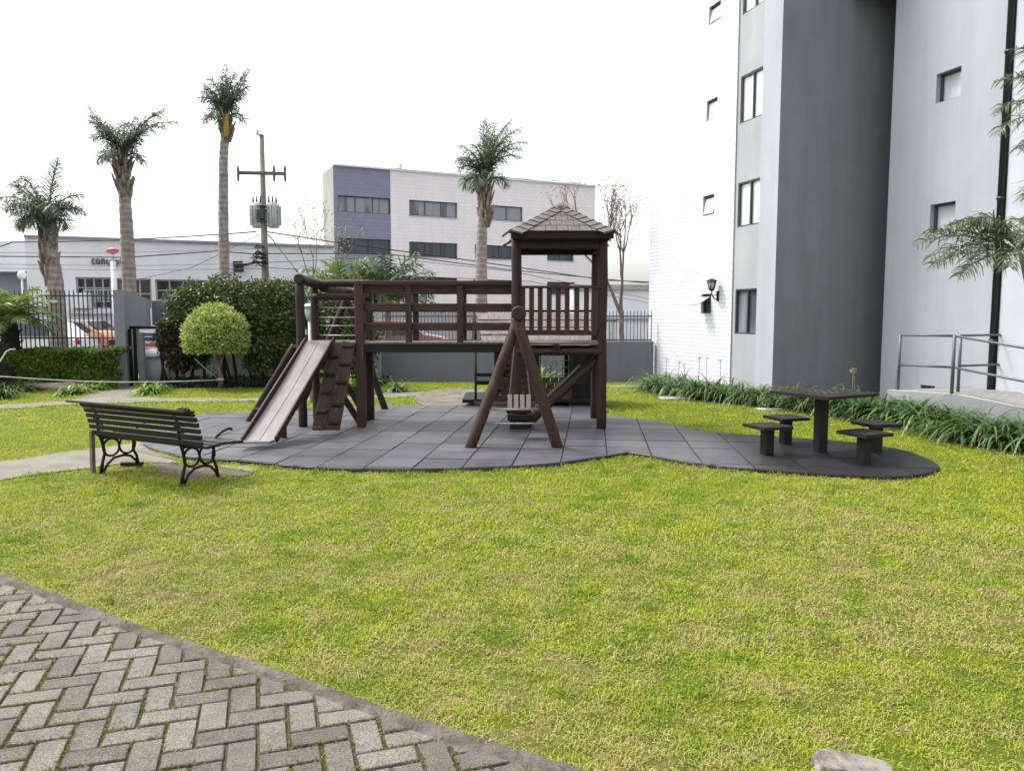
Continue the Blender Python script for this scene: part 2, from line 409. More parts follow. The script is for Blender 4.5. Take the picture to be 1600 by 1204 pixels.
# ------------------------------------------------------------ ground, paths
def sheet(name, poly, z, mat, parent=None):
    mb = MB(); mb.quad([(p[0], p[1], z) for p in poly], [(p[0], p[1]) for p in poly])
    return mb
def struct(o): o['kind'] = 'structure'; return o
mb = MB(); mb.quad([(-900, -60, -.012), (900, -60, -.012), (900, 1500, -.012), (-900, 1500, -.012)]); struct(mb.build('ground', GROUNDM))
lawn_poly = [(-30, -3), (20, -3), (20, 19.4), (-30, 19.4)]
mb = MB(); nx, ny = 90, 50
for j in range(ny):
    for i in range(nx):
        x0, x1 = -30 + 50*i/nx, -30 + 50*(i+1)/nx; y0, y1 = -3 + 22.4*j/ny, -3 + 22.4*(j+1)/ny
        mb.quad([(x0, y0, 0), (x1, y0, 0), (x1, y1, 0), (x0, y1, 0)])
struct(mb.build('lawn', LAWNM))
mb = MB(); mb.quad([(-80, 24, -.006), (60, 24, -.006), (60, 33, -.006), (-80, 33, -.006)]); struct(mb.build('street', ASPH))
mb = MB(); mb.box((-60, 19.6, -.2), (40, 23.9, .02)); struct(mb.build('pavement', CONC))

MATP = smooth(Gp([(224,697),(262,712),(300,720),(390,726),(480,735),(600,739),(700,738),(790,735),(870,729),(940,719),(976,713),(985,712),
    (1030,719),(1080,728),(1150,736),(1230,742),(1300,747),(1380,751),(1430,749),(1462,741),(1467,733),(1440,718),(1400,706),(1330,696),(1250,690),(1170,684),(1110,679),
    (1060,670),(1010,659),(950,652),(948,641),(900,637),(820,636),(700,637),(600,637),(500,642),(420,646),(330,649),(285,660),(240,676)]), 3, True)
def mat_build():
    bm = bmesh.new(); vs_ = [bm.verts.new((x, y, .035)) for x, y in MATP]; f = bm.faces.new(vs_)
    if f.normal.z < 0: f.normal_flip()
    bm.normal_update()
    th = R(-6); ux = Vector((math.cos(th), math.sin(th), 0)); uy = Vector((-ux.y, ux.x, 0))
    for k in range(-40, 80):
        for d, nrm, step in ((ux, ux, .5), (uy, uy, .5)):
            bmesh.ops.bisect_plane(bm, geom=bm.verts[:] + bm.edges[:] + bm.faces[:], plane_co=nrm * (k * step + .17), plane_no=nrm, dist=1e-5)
    bmesh.ops.triangulate(bm, faces=[f for f in bm.faces if len(f.verts) > 14])
    for f in bm.faces:
        if f.normal.z < 0: f.normal_flip()
    lay = bm.faces.layers.float.new('rnd')
    small = [f for f in bm.faces if f.calc_area() > .004]
    for f in bm.faces: f[lay] = random.random()
    r = bmesh.ops.inset_individual(bm, faces=small, thickness=.011, depth=.0)
    for f in bm.faces: pass
    sm_ = set(small)
    for f in r['faces']: f[lay] = 2.0
    for f in small: bmesh.ops.translate(bm, verts=f.verts, vec=(0, 0, .010 + random.random() * .006))
    # outer side
    edges = [e for e in bm.edges if e.is_boundary]
    ex = bmesh.ops.extrude_edge_only(bm, edges=edges)
    for v in [g for g in ex['geom'] if isinstance(g, bmesh.types.BMVert)]: v.co.z = -.01
    me = bpy.data.meshes.new('rubber_mat'); bm.to_mesh(me); bm.free()
    m = N('rubber_tile'); lit = m.noise(m.world(), 7.5, 6, .8); at = m.n('Attribute'); at.attribute_name = 'rnd'
    n1 = m.noise(m.world(), 1.1, 5, .7); n2 = m.noise(m.world(), 160, 2, .5); n3 = m.noise(m.world(), 6, 5, .7)
    f = m.math('ADD', m.math('MULTIPLY', m.math('MINIMUM', at.outputs['Fac'], 1.0), .35), m.math('MULTIPLY', n1, .65))
    col = m.ramp(f, [(.22, (.036, .035, .041)), (.78, (.108, .106, .120))])
    col = m.mix(.5, col, m.ramp(n3, [(.35, .6), (.6, 1.0)]), 'MULTIPLY')
    col = m.mix(m.ramp(at.outputs['Fac'], [(.99, 0), (1.0, 1)]), col, (.02, .02, .022))
    # mat colour blends to a much darker tone towards the table end
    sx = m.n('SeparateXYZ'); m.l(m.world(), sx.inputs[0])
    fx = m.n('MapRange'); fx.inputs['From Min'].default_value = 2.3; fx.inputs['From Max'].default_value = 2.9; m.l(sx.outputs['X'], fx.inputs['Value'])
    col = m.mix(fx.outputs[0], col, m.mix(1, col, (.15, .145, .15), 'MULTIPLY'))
    col = m.mix(m.ramp(lit, [(.63, 0), (.72, .45)]), col, (.17, .155, .13))
    rr = m.ramp(n1, [(.3, .42), (.7, .62)])
    mat = m.done(col, rr, m.bump(n2, .35, .003), .4)
    me.materials.append(mat); return struct(link('rubber_mat', me, None))
mat_build()

far_path_top = [(-120,634),(0,632),(80,628),(112,625),(150,612),(182,604),(213,604),(209,617),(225,621),(320,622),(420,622),(520,618),(600,613),(680,611),(760,611)]
far_path_bot = [(760,616),(690,618),(600,622),(520,627),(420,627),(320,628),(225,629),(112,633),(0,640),(-120,643)]
FARP = smooth(Gp(far_path_top), 3) + smooth(Gp(far_path_bot), 3)
NEARP = smooth(Gp([(-140,730),(0,722),(80,709),(150,701),(215,692),(235,690)]), 3) + smooth(Gp([(240,705),(300,726),(392,730),(392,738),(330,728),(260,724),(200,724),(150,731),(60,742),(0,751),(-140,770)]), 3)
SANDP = smooth(Gp([(655,616),(700,608),(775,611),(800,625),(792,639),(690,640),(650,628)]), 3, True)
DIRTP = smooth(Gp([(222,716),(262,712),(320,726),(400,735),(375,745),(340,742),(300,752),(272,744),(250,738),(236,728)]), 3, True)
RIGHTP = Gp([(945,606),(1012,605),(1012,602),(945,602)])
def flat(name, poly, z, mat):
    bm = bmesh.new(); f = bm.faces.new([bm.verts.new((x, y, z)) for x, y in poly])
    bm.normal_update()
    if f.normal.z < 0: f.normal_flip()
    bmesh.ops.triangulate(bm, faces=bm.faces[:]); me = bpy.data.meshes.new(name); bm.to_mesh(me); bm.free(); me.materials.append(mat)
    return struct(link(name, me, None))
flat('garden_path', FARP, .010, CONC); flat('side_path', NEARP, .012, CONC); flat('sandy_patch', SANDP, .018, SANDM); flat('dirt_patch', DIRTP, .0085, DIRT)
flat('wall_path', RIGHTP, .010, CONC)

# ------------------------------------------------------------ herringbone brick path in the lower left
EDGE = smooth(Gp([(-420,790),(-200,845),(0,903),(100,940),(200,978),(330,1022),(450,1062),(560,1101),(680,1142),(780,1175),(880,1204),(1000,1240),(1150,1290)]), 2)
def side_of_edge(p):
    best = None
    for i in range(len(EDGE) - 1):
        a = Vector(EDGE[i]); b = Vector(EDGE[i+1]); ab = b - a; t = max(0, min(1, (Vector(p) - a).dot(ab) / ab.length_squared))
        q = a + ab * t; d = (Vector(p) - q).length
        if best is None or d < best[0]: best = (d, a, ab.normalized(), q)
    d, a, u, q = best; n = Vector((u.y, -u.x))  # towards path (right-hand side of the edge direction)
    return (Vector(p) - q).dot(n), q, n
def clip(poly, q, n, inset):
    out = []
    for i in range(len(poly)):
        a = Vector(poly[i]); b = Vector(poly[(i+1) % len(poly)]); da = (a - q).dot(n) - inset; db = (b - q).dot(n) - inset
        if da >= 0: out.append(a)
        if (da >= 0) != (db >= 0): out.append(a.lerp(b, da / (da - db)))
    return out
PATHPOLY = EDGE + [(3, -2), (-12, -2), (-12, 6)]
def paving():
    wv = .112; th = R(18); ux = Vector((math.cos(th), math.sin(th))); uy = Vector((-ux.y, ux.x)); org = Vector((-1.10, 2.84))
    V = []; Fc = []; cols = []
    for k in range(-60, 70):
        for m_ in range(-30, 30):
            for hv in (0, 1):
                if hv == 0: x, y, a, b = k + 2*m_, k - 2*m_, 2, 1
                else: x, y, a, b = k + 2*m_ + 2, k - 2*m_ - 1, 1, 2
                c = org + ux * (x + a/2) * wv + uy * (y + b/2) * wv
                if not (-6.2 < c.x < 2.2 and 1.2 < c.y < 7): continue
                if abs(c.x) > .75 * c.y + .8: continue
                sd, q, n = side_of_edge(c)
                if sd < -.15: continue
                g = .0055 + random.random() * .003; j = Vector(((random.random()-.5)*.004, (random.random()-.5)*.004)); rz = (random.random()-.5)*.03
                cs = []
                for sx, sy in ((-1,-1),(1,-1),(1,1),(-1,1)):
                    l = Vector((sx * (a*wv/2 - g), sy * (b*wv/2 - g))); l = Vector((l.x*math.cos(rz)-l.y*math.sin(rz), l.x*math.sin(rz)+l.y*math.cos(rz)))
                    cs.append(c + j + ux * l.x + uy * l.y)
                if sd < .3: cs = clip(cs, q, n, .055)
                if len(cs) < 3: continue
                ar = sum(cs[i].x*cs[(i+1)%len(cs)].y - cs[(i+1)%len(cs)].x*cs[i].y for i in range(len(cs))) / 2
                if abs(ar) < .002: continue
                cc = sum(cs, Vector((0,0))) / len(cs)
                h = .016 + random.random() * .004; tx, ty = (random.random()-.5)*.02, (random.random()-.5)*.02
                hz = lambda p: h + (p.x-cc.x)*tx + (p.y-cc.y)*ty
                b0 = len(V); n_ = len(cs)
                for p in cs: V.append((p.x, p.y, -.03))
                for p in cs: V.append((p.x, p.y, hz(p) - .004))
                for p in cs:
                    p2 = p + (cc - p).normalized() * .006; V.append((p2.x, p2.y, hz(p2)))
                r = random.random()
                for i in range(n_):
                    i2 = (i+1) % n_
                    Fc.append((b0+i, b0+i2, b0+n_+i2, b0+n_+i)); Fc.append((b0+n_+i, b0+n_+i2, b0+2*n_+i2, b0+2*n_+i)); cols += [r, r]
                Fc.append(tuple(b0+2*n_+i for i in range(n_))); cols.append(r)
    me = bpy.data.meshes.new('brick_path'); me.from_pydata(V, [], Fc)
    a = me.attributes.new('rnd', 'FLOAT', 'FACE'); a.data.foreach_set('value', cols)
    m = N('paver_concrete'); at = m.n('Attribute'); at.attribute_name = 'rnd'
    n1 = m.noise(m.world(), 3, 6, .7); n2 = m.noise(m.world(), 150, 3, .75); n3 = m.noise(m.world(), 14, 6, .75)
    col = m.ramp(m.math('ADD', m.math('MULTIPLY', at.outputs['Fac'], .5), m.math('MULTIPLY', n1, .5)), [(.2, (.110, .098, .082)), (.8, (.205, .188, .162))])
    col = m.mix(.8, col, m.ramp(n2, [(.36, .25), (.5, .9), (.64, 1.55)]), 'MULTIPLY')
    col = m.mix(.55, col, m.ramp(n3, [(.35, .55), (.6, 1.05)]), 'MULTIPLY')
    me.materials.append(m.done(col, .9, m.bump(n2, .9, .004, m.bump(n3, .5, .01)), .25))
    bm = bmesh.new(); bm.from_mesh(me); bmesh.ops.recalc_face_normals(bm, faces=bm.faces); bm.to_mesh(me); bm.free()
    struct(link('brick_path', me, None))
    flat('path_bed', PATHPOLY, .006, M_plain('joint_soil', (.085, .078, .038), (.045, .040, .024), 9, .95, .7, .01, 60))
paving()
# concrete haunch along the brick path edge
mb = MB()
for i in range(len(EDGE) - 1):
    a = Vector(EDGE[i]); b = Vector(EDGE[i+1]); n_sub = max(1, int((b-a).length / .06))
    for s_ in range(n_sub):
        p = a.lerp(b, s_/n_sub); q = a.lerp(b, (s_+1)/n_sub)
        if not hasattr(mb, 'last'): mb.last = None
        u = (b - a).normalized(); n = Vector((u.y, -u.x))
        def prof(p, rs): 
            rr = random.Random(rs)
            return [(p - n*(.02 + rr.random()*.012), -.01), (p - n*(.008+rr.random()*.01), .022+rr.random()*.006), (p + n*(.030+rr.random()*.014), .024+rr.random()*.004), (p + n*(.068+rr.random()*.022), .008)]
        A = mb.last or prof(p, i*100+s_); B = prof(q, i*100+s_+1); mb.last = B
        for k in range(3):
            mb.quad([(*A[k][0], A[k][1]), (*B[k][0], B[k][1]), (*B[k+1][0], B[k+1][1]), (*A[k+1][0], A[k+1][1])], sm=True)
struct(mb.build('path_kerb', M_plain('kerb_mortar', (.135, .12, .10), (.05, .042, .033), 7, .95, .9, .02, 45)))

# ------------------------------------------------------------ B1 / B2 apartment buildings on the right
FD = Vector((.302, -.953, 0)).normalized()      # along the long face, towards the viewer
VD = Vector((.953, .302, 0)).normalized()       # across, to the right
def wall_holes(mb, O, u, n, U0, U1, Z0, Z1, holes, depth=.14):
    us = sorted({U0, U1, *[h[0] for h in holes], *[h[1] for h in holes]}); zs = sorted({Z0, Z1, *[h[2] for h in holes], *[h[3] for h in holes]})
    P = lambda a, z, d=0: O + u * a + Vector((0, 0, z)) - n * d
    for i in range(len(us)-1):
        for j in range(len(zs)-1):
            a0, a1, z0, z1 = us[i], us[i+1], zs[j], zs[j+1]; ac, zc = (a0+a1)/2, (z0+z1)/2
            if any(h[0] < ac < h[1] and h[2] < zc < h[3] for h in holes): continue
            mb.quad([P(a0, z0), P(a1, z0), P(a1, z1), P(a0, z1)], [(a0, z0), (a1, z0), (a1, z1), (a0, z1)])
    for a0, a1, z0, z1 in holes:
        for (A, B, Z, Y) in ((a0, a0, z0, z1), (a1, a1, z0, z1)):
            mb.quad([P(A, Z), P(A, Y), P(A, Y, depth), P(A, Z, depth)], [(0, Z), (0, Y), (depth, Y), (depth, Z)])
        for z in (z0, z1):
            mb.quad([P(a0, z), P(a1, z), P(a1, z, depth), P(a0, z, depth)], [(a0, 0), (a1, 0), (a1, depth), (a0, depth)])
def pxhole(O, u, n, x0, x1, y0, y1):
    """photo rectangle -> (u0,u1,z0,z1) on a wall plane"""
    c = (y0 + y1) / 2; a = (onplane(x0, c, O, n) - O).dot(u); b = (onplane(x1, c, O, n) - O).dot(u)
    xc = (x0 + x1) / 2; zt = onplane(xc, y0, O, n).z; zb = onplane(xc, y1, O, n).z
    return (min(a, b), max(a, b), zb, zt)
def window(parent, O, u, n, h, depth, glass, frame, cols=2, rows=1, fw=.04, mull=None, sill=False, split=None):
    a0, a1, z0, z1 = h; P = lambda a, z, d=0: O + u * a + Vector((0, 0, z)) - n * d
    w_ = MB(); d = depth - .045
    for (p, q) in (((a0, z0+fw/2), (a1, z0+fw/2)), ((a0, z1-fw/2), (a1, z1-fw/2))): w_.beam(P(p[0], p[1], d), P(q[0], q[1], d), .045, fw)
    for a in (a0+fw/2, a1-fw/2): w_.beam(P(a, z0+fw, d), P(a, z1-fw, d), .045, fw, up=u)
    xs = split or [a0 + (a1-a0)*k/cols for k in range(1, cols)]
    for a in xs: w_.beam(P(a, z0+fw, d), P(a, z1-fw, d), .05, fw*.9, up=u)
    for k in range(1, rows): w_.beam(P(a0+fw, z0+(z1-z0)*k/rows, d+.004), P(a1-fw, z0+(z1-z0)*k/rows, d+.004), .035, fw*.7)
    fo = w_.build('window', frame, parent)
    g = MB(); g.quad([P(a0, z0, depth-.02), P(a1, z0, depth-.02), P(a1, z1, depth-.02), P(a0, z1, depth-.02)]); g.build('pane', glass, fo)
    if sill:
        s_ = MB(); s_.beam(P(a0-.04, z0-.03, -.02), P(a1+.04, z0-.03, -.02), .08, .05); s_.build('sill', LGREY2, fo)
    return fo

def building_one():
    L = G(1012, 593.5); L.z = 0
    O = L; n = -VD
    A = lambda px, py=560: (onplane(px, py, O, n) - O).dot(FD)
    t = thing('apartment_building', 'tall white painted brick apartment block with dark grey end wall behind the picnic table', 'building', L)
    H = 26.0
    def small(px0, px1, y0, y1): return pxhole(O, FD, n, px0, px1, y0, y1)
    smalls = [small(1108,1126,6,34), small(1104,1121,155,187), small(1098.5,1115.5,305,336), small(1095.5,1111,459,490)]
    st = smalls[1][3] - smalls[2][3]
    for k in (1, 2): h = smalls[0]; smalls.append((h[0], h[1], h[2]+st*k, h[3]+st*k))
    a_strip0 = A(1141); a_strip1 = A(1183); a_end = A(1211)
    mb = MB(); wall_holes(mb, O, FD, n, 0, a_strip0, -.1, H, smalls, .12)
    # back and roof so that the block is closed
    Bk = O + VD * 7
    mb.quad([O + Vector((0,0,-.1)), Bk + Vector((0,0,-.1)), Bk + Vector((0,0,H)), O + Vector((0,0,H))], [(0, 0), (7, 0), (7, H), (0, H)])
    mb.quad([O+Vector((0,0,H)), O+FD*a_end+Vector((0,0,H)), O+FD*a_end+VD*7+Vector((0,0,H)), Bk+Vector((0,0,H))])
    mb.build('brick_wall', BRICKW, t)
    # recessed window strip
    rec = .025; O2 = O + VD * rec
    rows = [(22,-40),(116,190),(283,353),(452,522)]
    hs_ = []
    for yt, yb in ((116,190),(283,353),(451,522)):
        hs_.append(pxhole(O2, FD, n, 1147, 1186, yt, yb))
    stz = (hs_[0][3] - hs_[2][3]) / 2
    a0, a1 = hs_[2][0], a_strip1 - .06
    zz = [(h[2], h[3]) for h in hs_]; zz += [(zz[0][0] + stz*k, zz[0][1] + stz*k) for k in (1, 2, 3, 4, 5)]
    hs_ = [(a_strip0 + .09, a_strip1 - .01, a, b) for a, b in zz if b < H]
    mb = MB(); wall_holes(mb, O2, FD, n, a_strip0, a_strip1, -.1, H, hs_, .08)
    for a in (a_strip0,): mb.quad([O+FD*a+Vector((0,0,-.1)), O2+FD*a+Vector((0,0,-.1)), O2+FD*a+Vector((0,0,H)), O+FD*a+Vector((0,0,H))])
    mb.build('window_strip', MGREY, t)
    for i, h in enumerate(hs_):
        window(t, O2, FD, n, h, .08, GLASSM if i == 2 else GLASSL, WFRAME, 2, 1, .032)
    # pier and dark end wall
    mb = MB()
    e = O + FD * a_end; s0 = O + FD * a_strip1 - VD * .05; e0 = e - VD * .05
    for p, q in ((s0, e0), (s0 + VD * .15, s0)):
        mb.quad([p+Vector((0,0,-.1)), q+Vector((0,0,-.1)), q+Vector((0,0,H)), p+Vector((0,0,H))])
    mb.build('corner_pier', LGREY, t)
    mb = MB(); q = e0 + VD * 7.05
    mb.quad([e0+Vector((0,0,-.1)), q+Vector((0,0,-.1)), q+Vector((0,0,H)), e0+Vector((0,0,H))], [(0,0),(7,0),(7,H),(0,H)])
    mb.build('end_wall', DGREY, t)
    # small awning windows
    for i, h in enumerate(smalls):
        P = lambda a, z, d=0: O + FD * a + Vector((0, 0, z)) - n * d
        fo = window(t, O, FD, n, h, .12, GLASSD, WFRAME, 1, 1, .03)
        op = (.05, .02, .06, .30, .02, .02)[i]
        hz = h[3] - .06; Lz = (h[3]-h[2]) - .08
        drop = math.sqrt(max(.001, Lz**2 - (op*1.0)**2)) if op < Lz else .1
        p0 = P(h[0]+.03, hz, -.01 if i == 3 else .05); p1 = P(h[1]-.03, hz, -.01 if i == 3 else .05)
        q0 = p0 + n*op - Vector((0,0,drop)); q1 = p1 + n*op - Vector((0,0,drop))
        s_ = MB(); nn_ = (p1-p0).cross(q0-p0).normalized() * .012
        s_.quad([p0, p1, q1, q0]); s_.quad([p0+nn_, p1+nn_, q1+nn_, q0+nn_]); s_.quad([q0, q1, q1+nn_, q0+nn_]); s_.quad([p0, q0, q0+nn_, p0+nn_]); s_.quad([p1, q1, q1+nn_, p1+nn_])
        s_.build('sash', GLASSF if i != 3 else M_plain('dusty_sash', (.33,.34,.34), (.24,.25,.25), 9, .3), fo)
    return O, n, e0
B1O, B1n, B1e = building_one()
# wall lantern
lp = onplane(1123, 447, B1O, B1n)
t = thing('wall_lantern', 'black old fashioned wall lantern on the white brick wall beside the open small window', 'lamp', lp - Vector((0,0,.25)))
o_ = B1n
base = lp + o_ * .02
mb = MB(); mb.beam(base + Vector((0,0,-.32)), base + Vector((0,0,-.10)), .05, .03)
mb.tube([base + Vector((0,0,-.28)), base + o_*.08 + Vector((0,0,-.26)), base + o_*.14 + Vector((0,0,-.18)), base + o_*.15 + Vector((0,0,-.10))], .014, 8)
mb.tube([base + Vector((0,0,-.16)), base + o_*.06 + Vector((0,0,-.19)), base + o_*.12 + Vector((0,0,-.2))], .010, 6); mb.build('bracket', IRON, t)
lc = base + o_ * .15
mb = MB(); mb.tube([lc + Vector((0,0,-.10)), lc + Vector((0,0,-.08)), lc + Vector((0,0,-.06))], [.03,.06,.055], 6)
for k in range(6):
    a = k * math.pi / 3; d0 = Vector((math.cos(a), math.sin(a), 0)); mb.beam(lc + d0*.055 + Vector((0,0,-.07)), lc + d0*.095 + Vector((0,0,.10)), .012)
mb.build('lantern_frame', IRON, t)
mb = MB(); mb.tube([lc + Vector((0,0,-.06)), lc + Vector((0,0,.10))], [.05,.088], 6); mb.build('lantern_glass', M_plain('lantern_glass', (.6,.6,.58), (.5,.5,.48), 8, .2), t)
mb = MB(); mb.tube([lc + Vector((0,0,.10)), lc + Vector((0,0,.11)), lc + Vector((0,0,.14)), lc + Vector((0,0,.16))], [.125,.12,.05,.015], 12); mb.build('lantern_cap', IRON, t)

def building_two():
    Cn = G(1374, 627); Cn.z = 0; O = Cn; n = -VD
    t = thing('apartment_building', 'light grey rendered apartment block with black downpipe beside the ramp on the right', 'building', Cn)
    H = 26
    wi = [pxhole(O, FD, n, 1463, 1501, 110, 156), pxhole(O, FD, n, 1453, 1492, 317, 362)]
    stz = wi[0][3] - wi[1][3]
    for k in (1, 2, 3): wi.append((wi[0][0], wi[0][1], wi[0][2]+stz*k, wi[0][3]+stz*k))
    ap = (onplane(1570, 420, O, n) - O).dot(FD)
    mb = MB(); wall_holes(mb, O, FD, n, 0, ap, -.1, H, wi, .16)
    mb.quad([O+Vector((0,0,-.1)), O+VD*6+Vector((0,0,-.1)), O+VD*6+Vector((0,0,H)), O+Vector((0,0,H))])
    mb.build('side_wall', LGREY, t)
    for h in wi: window(t, O, FD, n, h, .16, GLASSF, WFRAME, 1, 1, .035)
    mb = MB(); s = O + FD*ap - VD * .05; q = O + FD*9 - VD*.05
    mb.quad([s+Vector((0,0,-.1)), q+Vector((0,0,-.1)), q+Vector((0,0,H)), s+Vector((0,0,H))])
    mb.quad([s+Vector((0,0,-.1)), s+VD*.1+Vector((0,0,-.1)), s+VD*.1+Vector((0,0,H)), s+Vector((0,0,H))])
    mb.build('entrance_wall', LGREY2, t)
    mb = MB(); c = O + FD*(ap-.075) - VD*.065
    mb.tube([c + Vector((0,0,.42)), c + Vector((0,0,H))], .055, 10)
    for z in (1.2, 3.4, 5.6, 7.8): mb.tube([c + Vector((0,0,z)), c + Vector((0,0,z+.04))], .068, 10)
    mb.build('downpipe', M_plain('downpipe_paint', (.022,.024,.03), None, 5, .4), t)
    # linking slab overhead between the two blocks
    mb = MB(); zt = W(1360, 3, 15.3).z
    a = B1e + VD*1.7 + FD*.02; b = O + VD*3 + FD * -.4
    mb.beam(Vector((a.x+2.0, a.y-.1, zt + .2)), Vector((a.x - .25, a.y-.35, zt + .2)), 1.1, .4); mb.build('linking_slab', M_plain('slab_soffit', (.05,.055,.065), None, 3, .8), t)
    v = MB(); p = onplane(1450, 604, O, n) + n*.01; v.beam(p - FD*.14, p + FD*.14, .02, .05); v.build('vent', BLACK, t)
    return O, n
B2O, B2n = building_two()

# ramp + handrails
P1 = G(1403, 609, .45); P2 = G(1487, 615, .45)
P0 = G(1384, 608, .45)
d_r = (G(1600, 650, .20) - P2); d_r.z = 0; d_r.normalize()
wallat = lambda p: p + VD * ((B2O - p).dot(VD) - .01)
P3 = P2 + d_r * 3.2
t = thing('access_ramp', 'pale concrete access ramp and landing along the light grey wall', 'ramp', (P1.x, P1.y, 0))
PVM = M_brick('ramp_paver', (.30, .29, .27), (.25, .24, .22), (.12, .12, .11), .2, .1, .5, .008, .3)
land = [P0, P2 + Vector((0.02, -.10, 0)), None, None]
e0 = P0 + Vector((-.02, -.08, 0)); e1 = P2 + Vector((.02, -.10, 0)); e2 = e1 + d_r * 3.2
w0 = wallat(e0); w1 = wallat(e1); w2 = wallat(e2)
zs = [.45, .45, -.05]
mb = MB()
def wallseg(mb, a, b, za, zb):
    mb.quad([(a.x, a.y, -.05), (b.x, b.y, -.05), (b.x, b.y, zb), (a.x, a.y, za)])
wallseg(mb, e0, e1, .45, .45); wallseg(mb, e1, e2, .45, -.1); wallseg(mb, w0, e0, .45, .45)
# kerb tops
kin = lambda p: p + (w0 - e0).normalized() * .12
mb.quad([(e0.x,e0.y,.45),(e1.x,e1.y,.45),(kin(e1).x,kin(e1).y,.45),(kin(e0).x,kin(e0).y,.45)])
mb.quad([(e1.x,e1.y,.45),(e2.x,e2.y,-.1),(kin(e2).x,kin(e2).y,-.1),(kin(e1).x,kin(e1).y,.45)])
mb.build('ramp_wall', RAMPC, t)
mb = MB()
mb.quad([(kin(e0).x,kin(e0).y,.446),(kin(e1).x,kin(e1).y,.446),(w1.x,w1.y,.446),(w0.x,w0.y,.446)], [(kin(e0).x,kin(e0).y),(kin(e1).x,kin(e1).y),(w1.x,w1.y),(w0.x,w0.y)])
mb.quad([(kin(e1).x,kin(e1).y,.446),(kin(e2).x,kin(e2).y,-.104),(w2.x,w2.y,-.104),(w1.x,w1.y,.446)], [(kin(e1).x,kin(e1).y),(kin(e2).x,kin(e2).y),(w2.x,w2.y),(w1.x,w1.y)])
mb.build('ramp_paving', PVM, t)
t = thing('handrail', 'grey tubular steel handrail along the concrete ramp on the right', 'railing', (P1.x, P1.y, .45))
up = Vector((0,0,1)); hr = .86
Pb = W(1497, 605, P2.y + .35); Pb.z = .45; Pw = onplane(1567, 520, B2O, B2n); Pw.z = .45
mb = MB(); mb.tube([P1, P1 + up*hr], .022, 8); mb.build('post', RAILM, t)
mb = MB(); mb.tube([P2, P2 + up*(hr+.01)], .026, 8); mb.build('post', RAILM, t)
mb = MB(); mb.tube([Pb, Pb + up*hr], .024, 8); mb.build('post', RAILM, t)
Pe = P2 + d_r*2.4; Pe.z = .45 - .41
mb = MB(); mb.tube([Pe, Pe + up*hr], .024, 8); mb.build('post', RAILM, t)
for z in (hr, .46*hr):
    mb = MB(); mb.tube([P1 + up*z, P2 + up*z], .018, 8); mb.build('rail', RAILM, t)
    mb = MB(); mb.tube([Pb + up*z, Pw + up*z], .018, 8); mb.build('rail', RAILM, t)
    mb = MB(); mb.tube([P2 + up*z, Pe + up*z], .018, 8); mb.build('rail', RAILM, t)

# ------------------------------------------------------------ boundary wall and fences
def bars(mb, a, b, z0, z1, step, w_=.016, rails=(), tip=True):
    a = Vector(a); b = Vector(b); L = (b-a).length; n_ = int(L/step)
    for i in range(n_ + 1):
        p = a.lerp(b, i/n_); x, y = p.x, p.y; h = w_/2
        vb = len(mb.v)
        zt = z1 - (.05 if tip else 0)
        mb.v += [(x-h,y-h,z0),(x+h,y-h,z0),(x+h,y+h,z0),(x-h,y+h,z0),(x-h,y-h,zt),(x+h,y-h,zt),(x+h,y+h,zt),(x-h,y+h,zt),(x,y,z1)]
        fs = [(0,1,5,4),(1,2,6,5),(2,3,7,6),(3,0,4,7),(4,5,8),(5,6,8),(6,7,8),(7,4,8)]
        for f in fs: mb.f.append(tuple(vb+k for k in f)); mb.uv.append([(0,0)]*len(f)); mb.sm.append(False)
    for z in rails:
        mb.beam((a.x,a.y,z), (b.x,b.y,z), .03, .035)
WY = G(980, 596).y
B1X = G(1012, 593.5).x
t = thing('boundary_wall', 'low blue grey boundary wall with spiked metal railing behind the wooden play set', 'wall', (0, WY, 0))
zt = W(980, 533, WY).z
xl = W(598, 560, WY).x
mb = MB(); mb.box((xl, WY, -.1), (B1X + .05, WY + .18, zt)); mb.build('wall_body', WALLG, t)
mb = MB(); zf = W(980, 484, WY).z
bars(mb, (xl, WY+.09, 0), (B1X, WY+.09, 0), zt, zf, .085, .018, (W(980,494,WY).z, W(980,531,WY).z)); mb.build('railing', FENCEM, t)
# panel fence behind the bushes
t = thing('panel_fence', 'low pale concrete panel fence behind the dark shrubs', 'fence', (-6.5, 18.6, 0))
xa = W(222, 570, 18.9).x; xb = xl
for k in range(6):
    x0 = xa + (xb-xa)*k/6; x1 = xa + (xb-xa)*(k+1)/6
    mb = MB()
    nn_ = 9
    for i in range(nn_):
        a = x0 + .06 + (x1-x0-.08)*i/nn_; b = x0 + .06 + (x1-x0-.08)*(i+1)/nn_ - .012; mb.box((a, 18.9, 0), (b, 18.95, .72))
    mb.box((x0+.05, 18.93, 0), (x1-.02, 18.97, .70)); mb.build('panel', M_plain('fence_panel_paint', (.52,.52,.50), (.38,.38,.36), 3, .7) if k == 0 else bpy.data.materials['fence_panel_paint'], t)
    mb = MB(); mb.box((x0-.04, 18.88, 0), (x0+.05, 18.99, .78)); mb.build('post', RAILM, t)
# left spiked fence
FY = 17.9
t = thing('spiked_fence', 'tall dark spiked bar fence behind the clipped hedge on the left', 'fence', (-11, FY, 0))
za = W(100, 452, FY).z; xr = W(181, 500, FY).x
mb = MB(); bars(mb, (-15, FY, 0), (xr, FY, 0), 0, za, .104, .02, ()); mb.build('bars', FENCED, t)
for yy in (462, 528, 545, 600):
    mb = MB(); z = W(100, yy, FY).z; mb.beam((-15, FY+.012, z), (xr, FY+.012, z), .02, .035); mb.build('rail', FENCED, t)

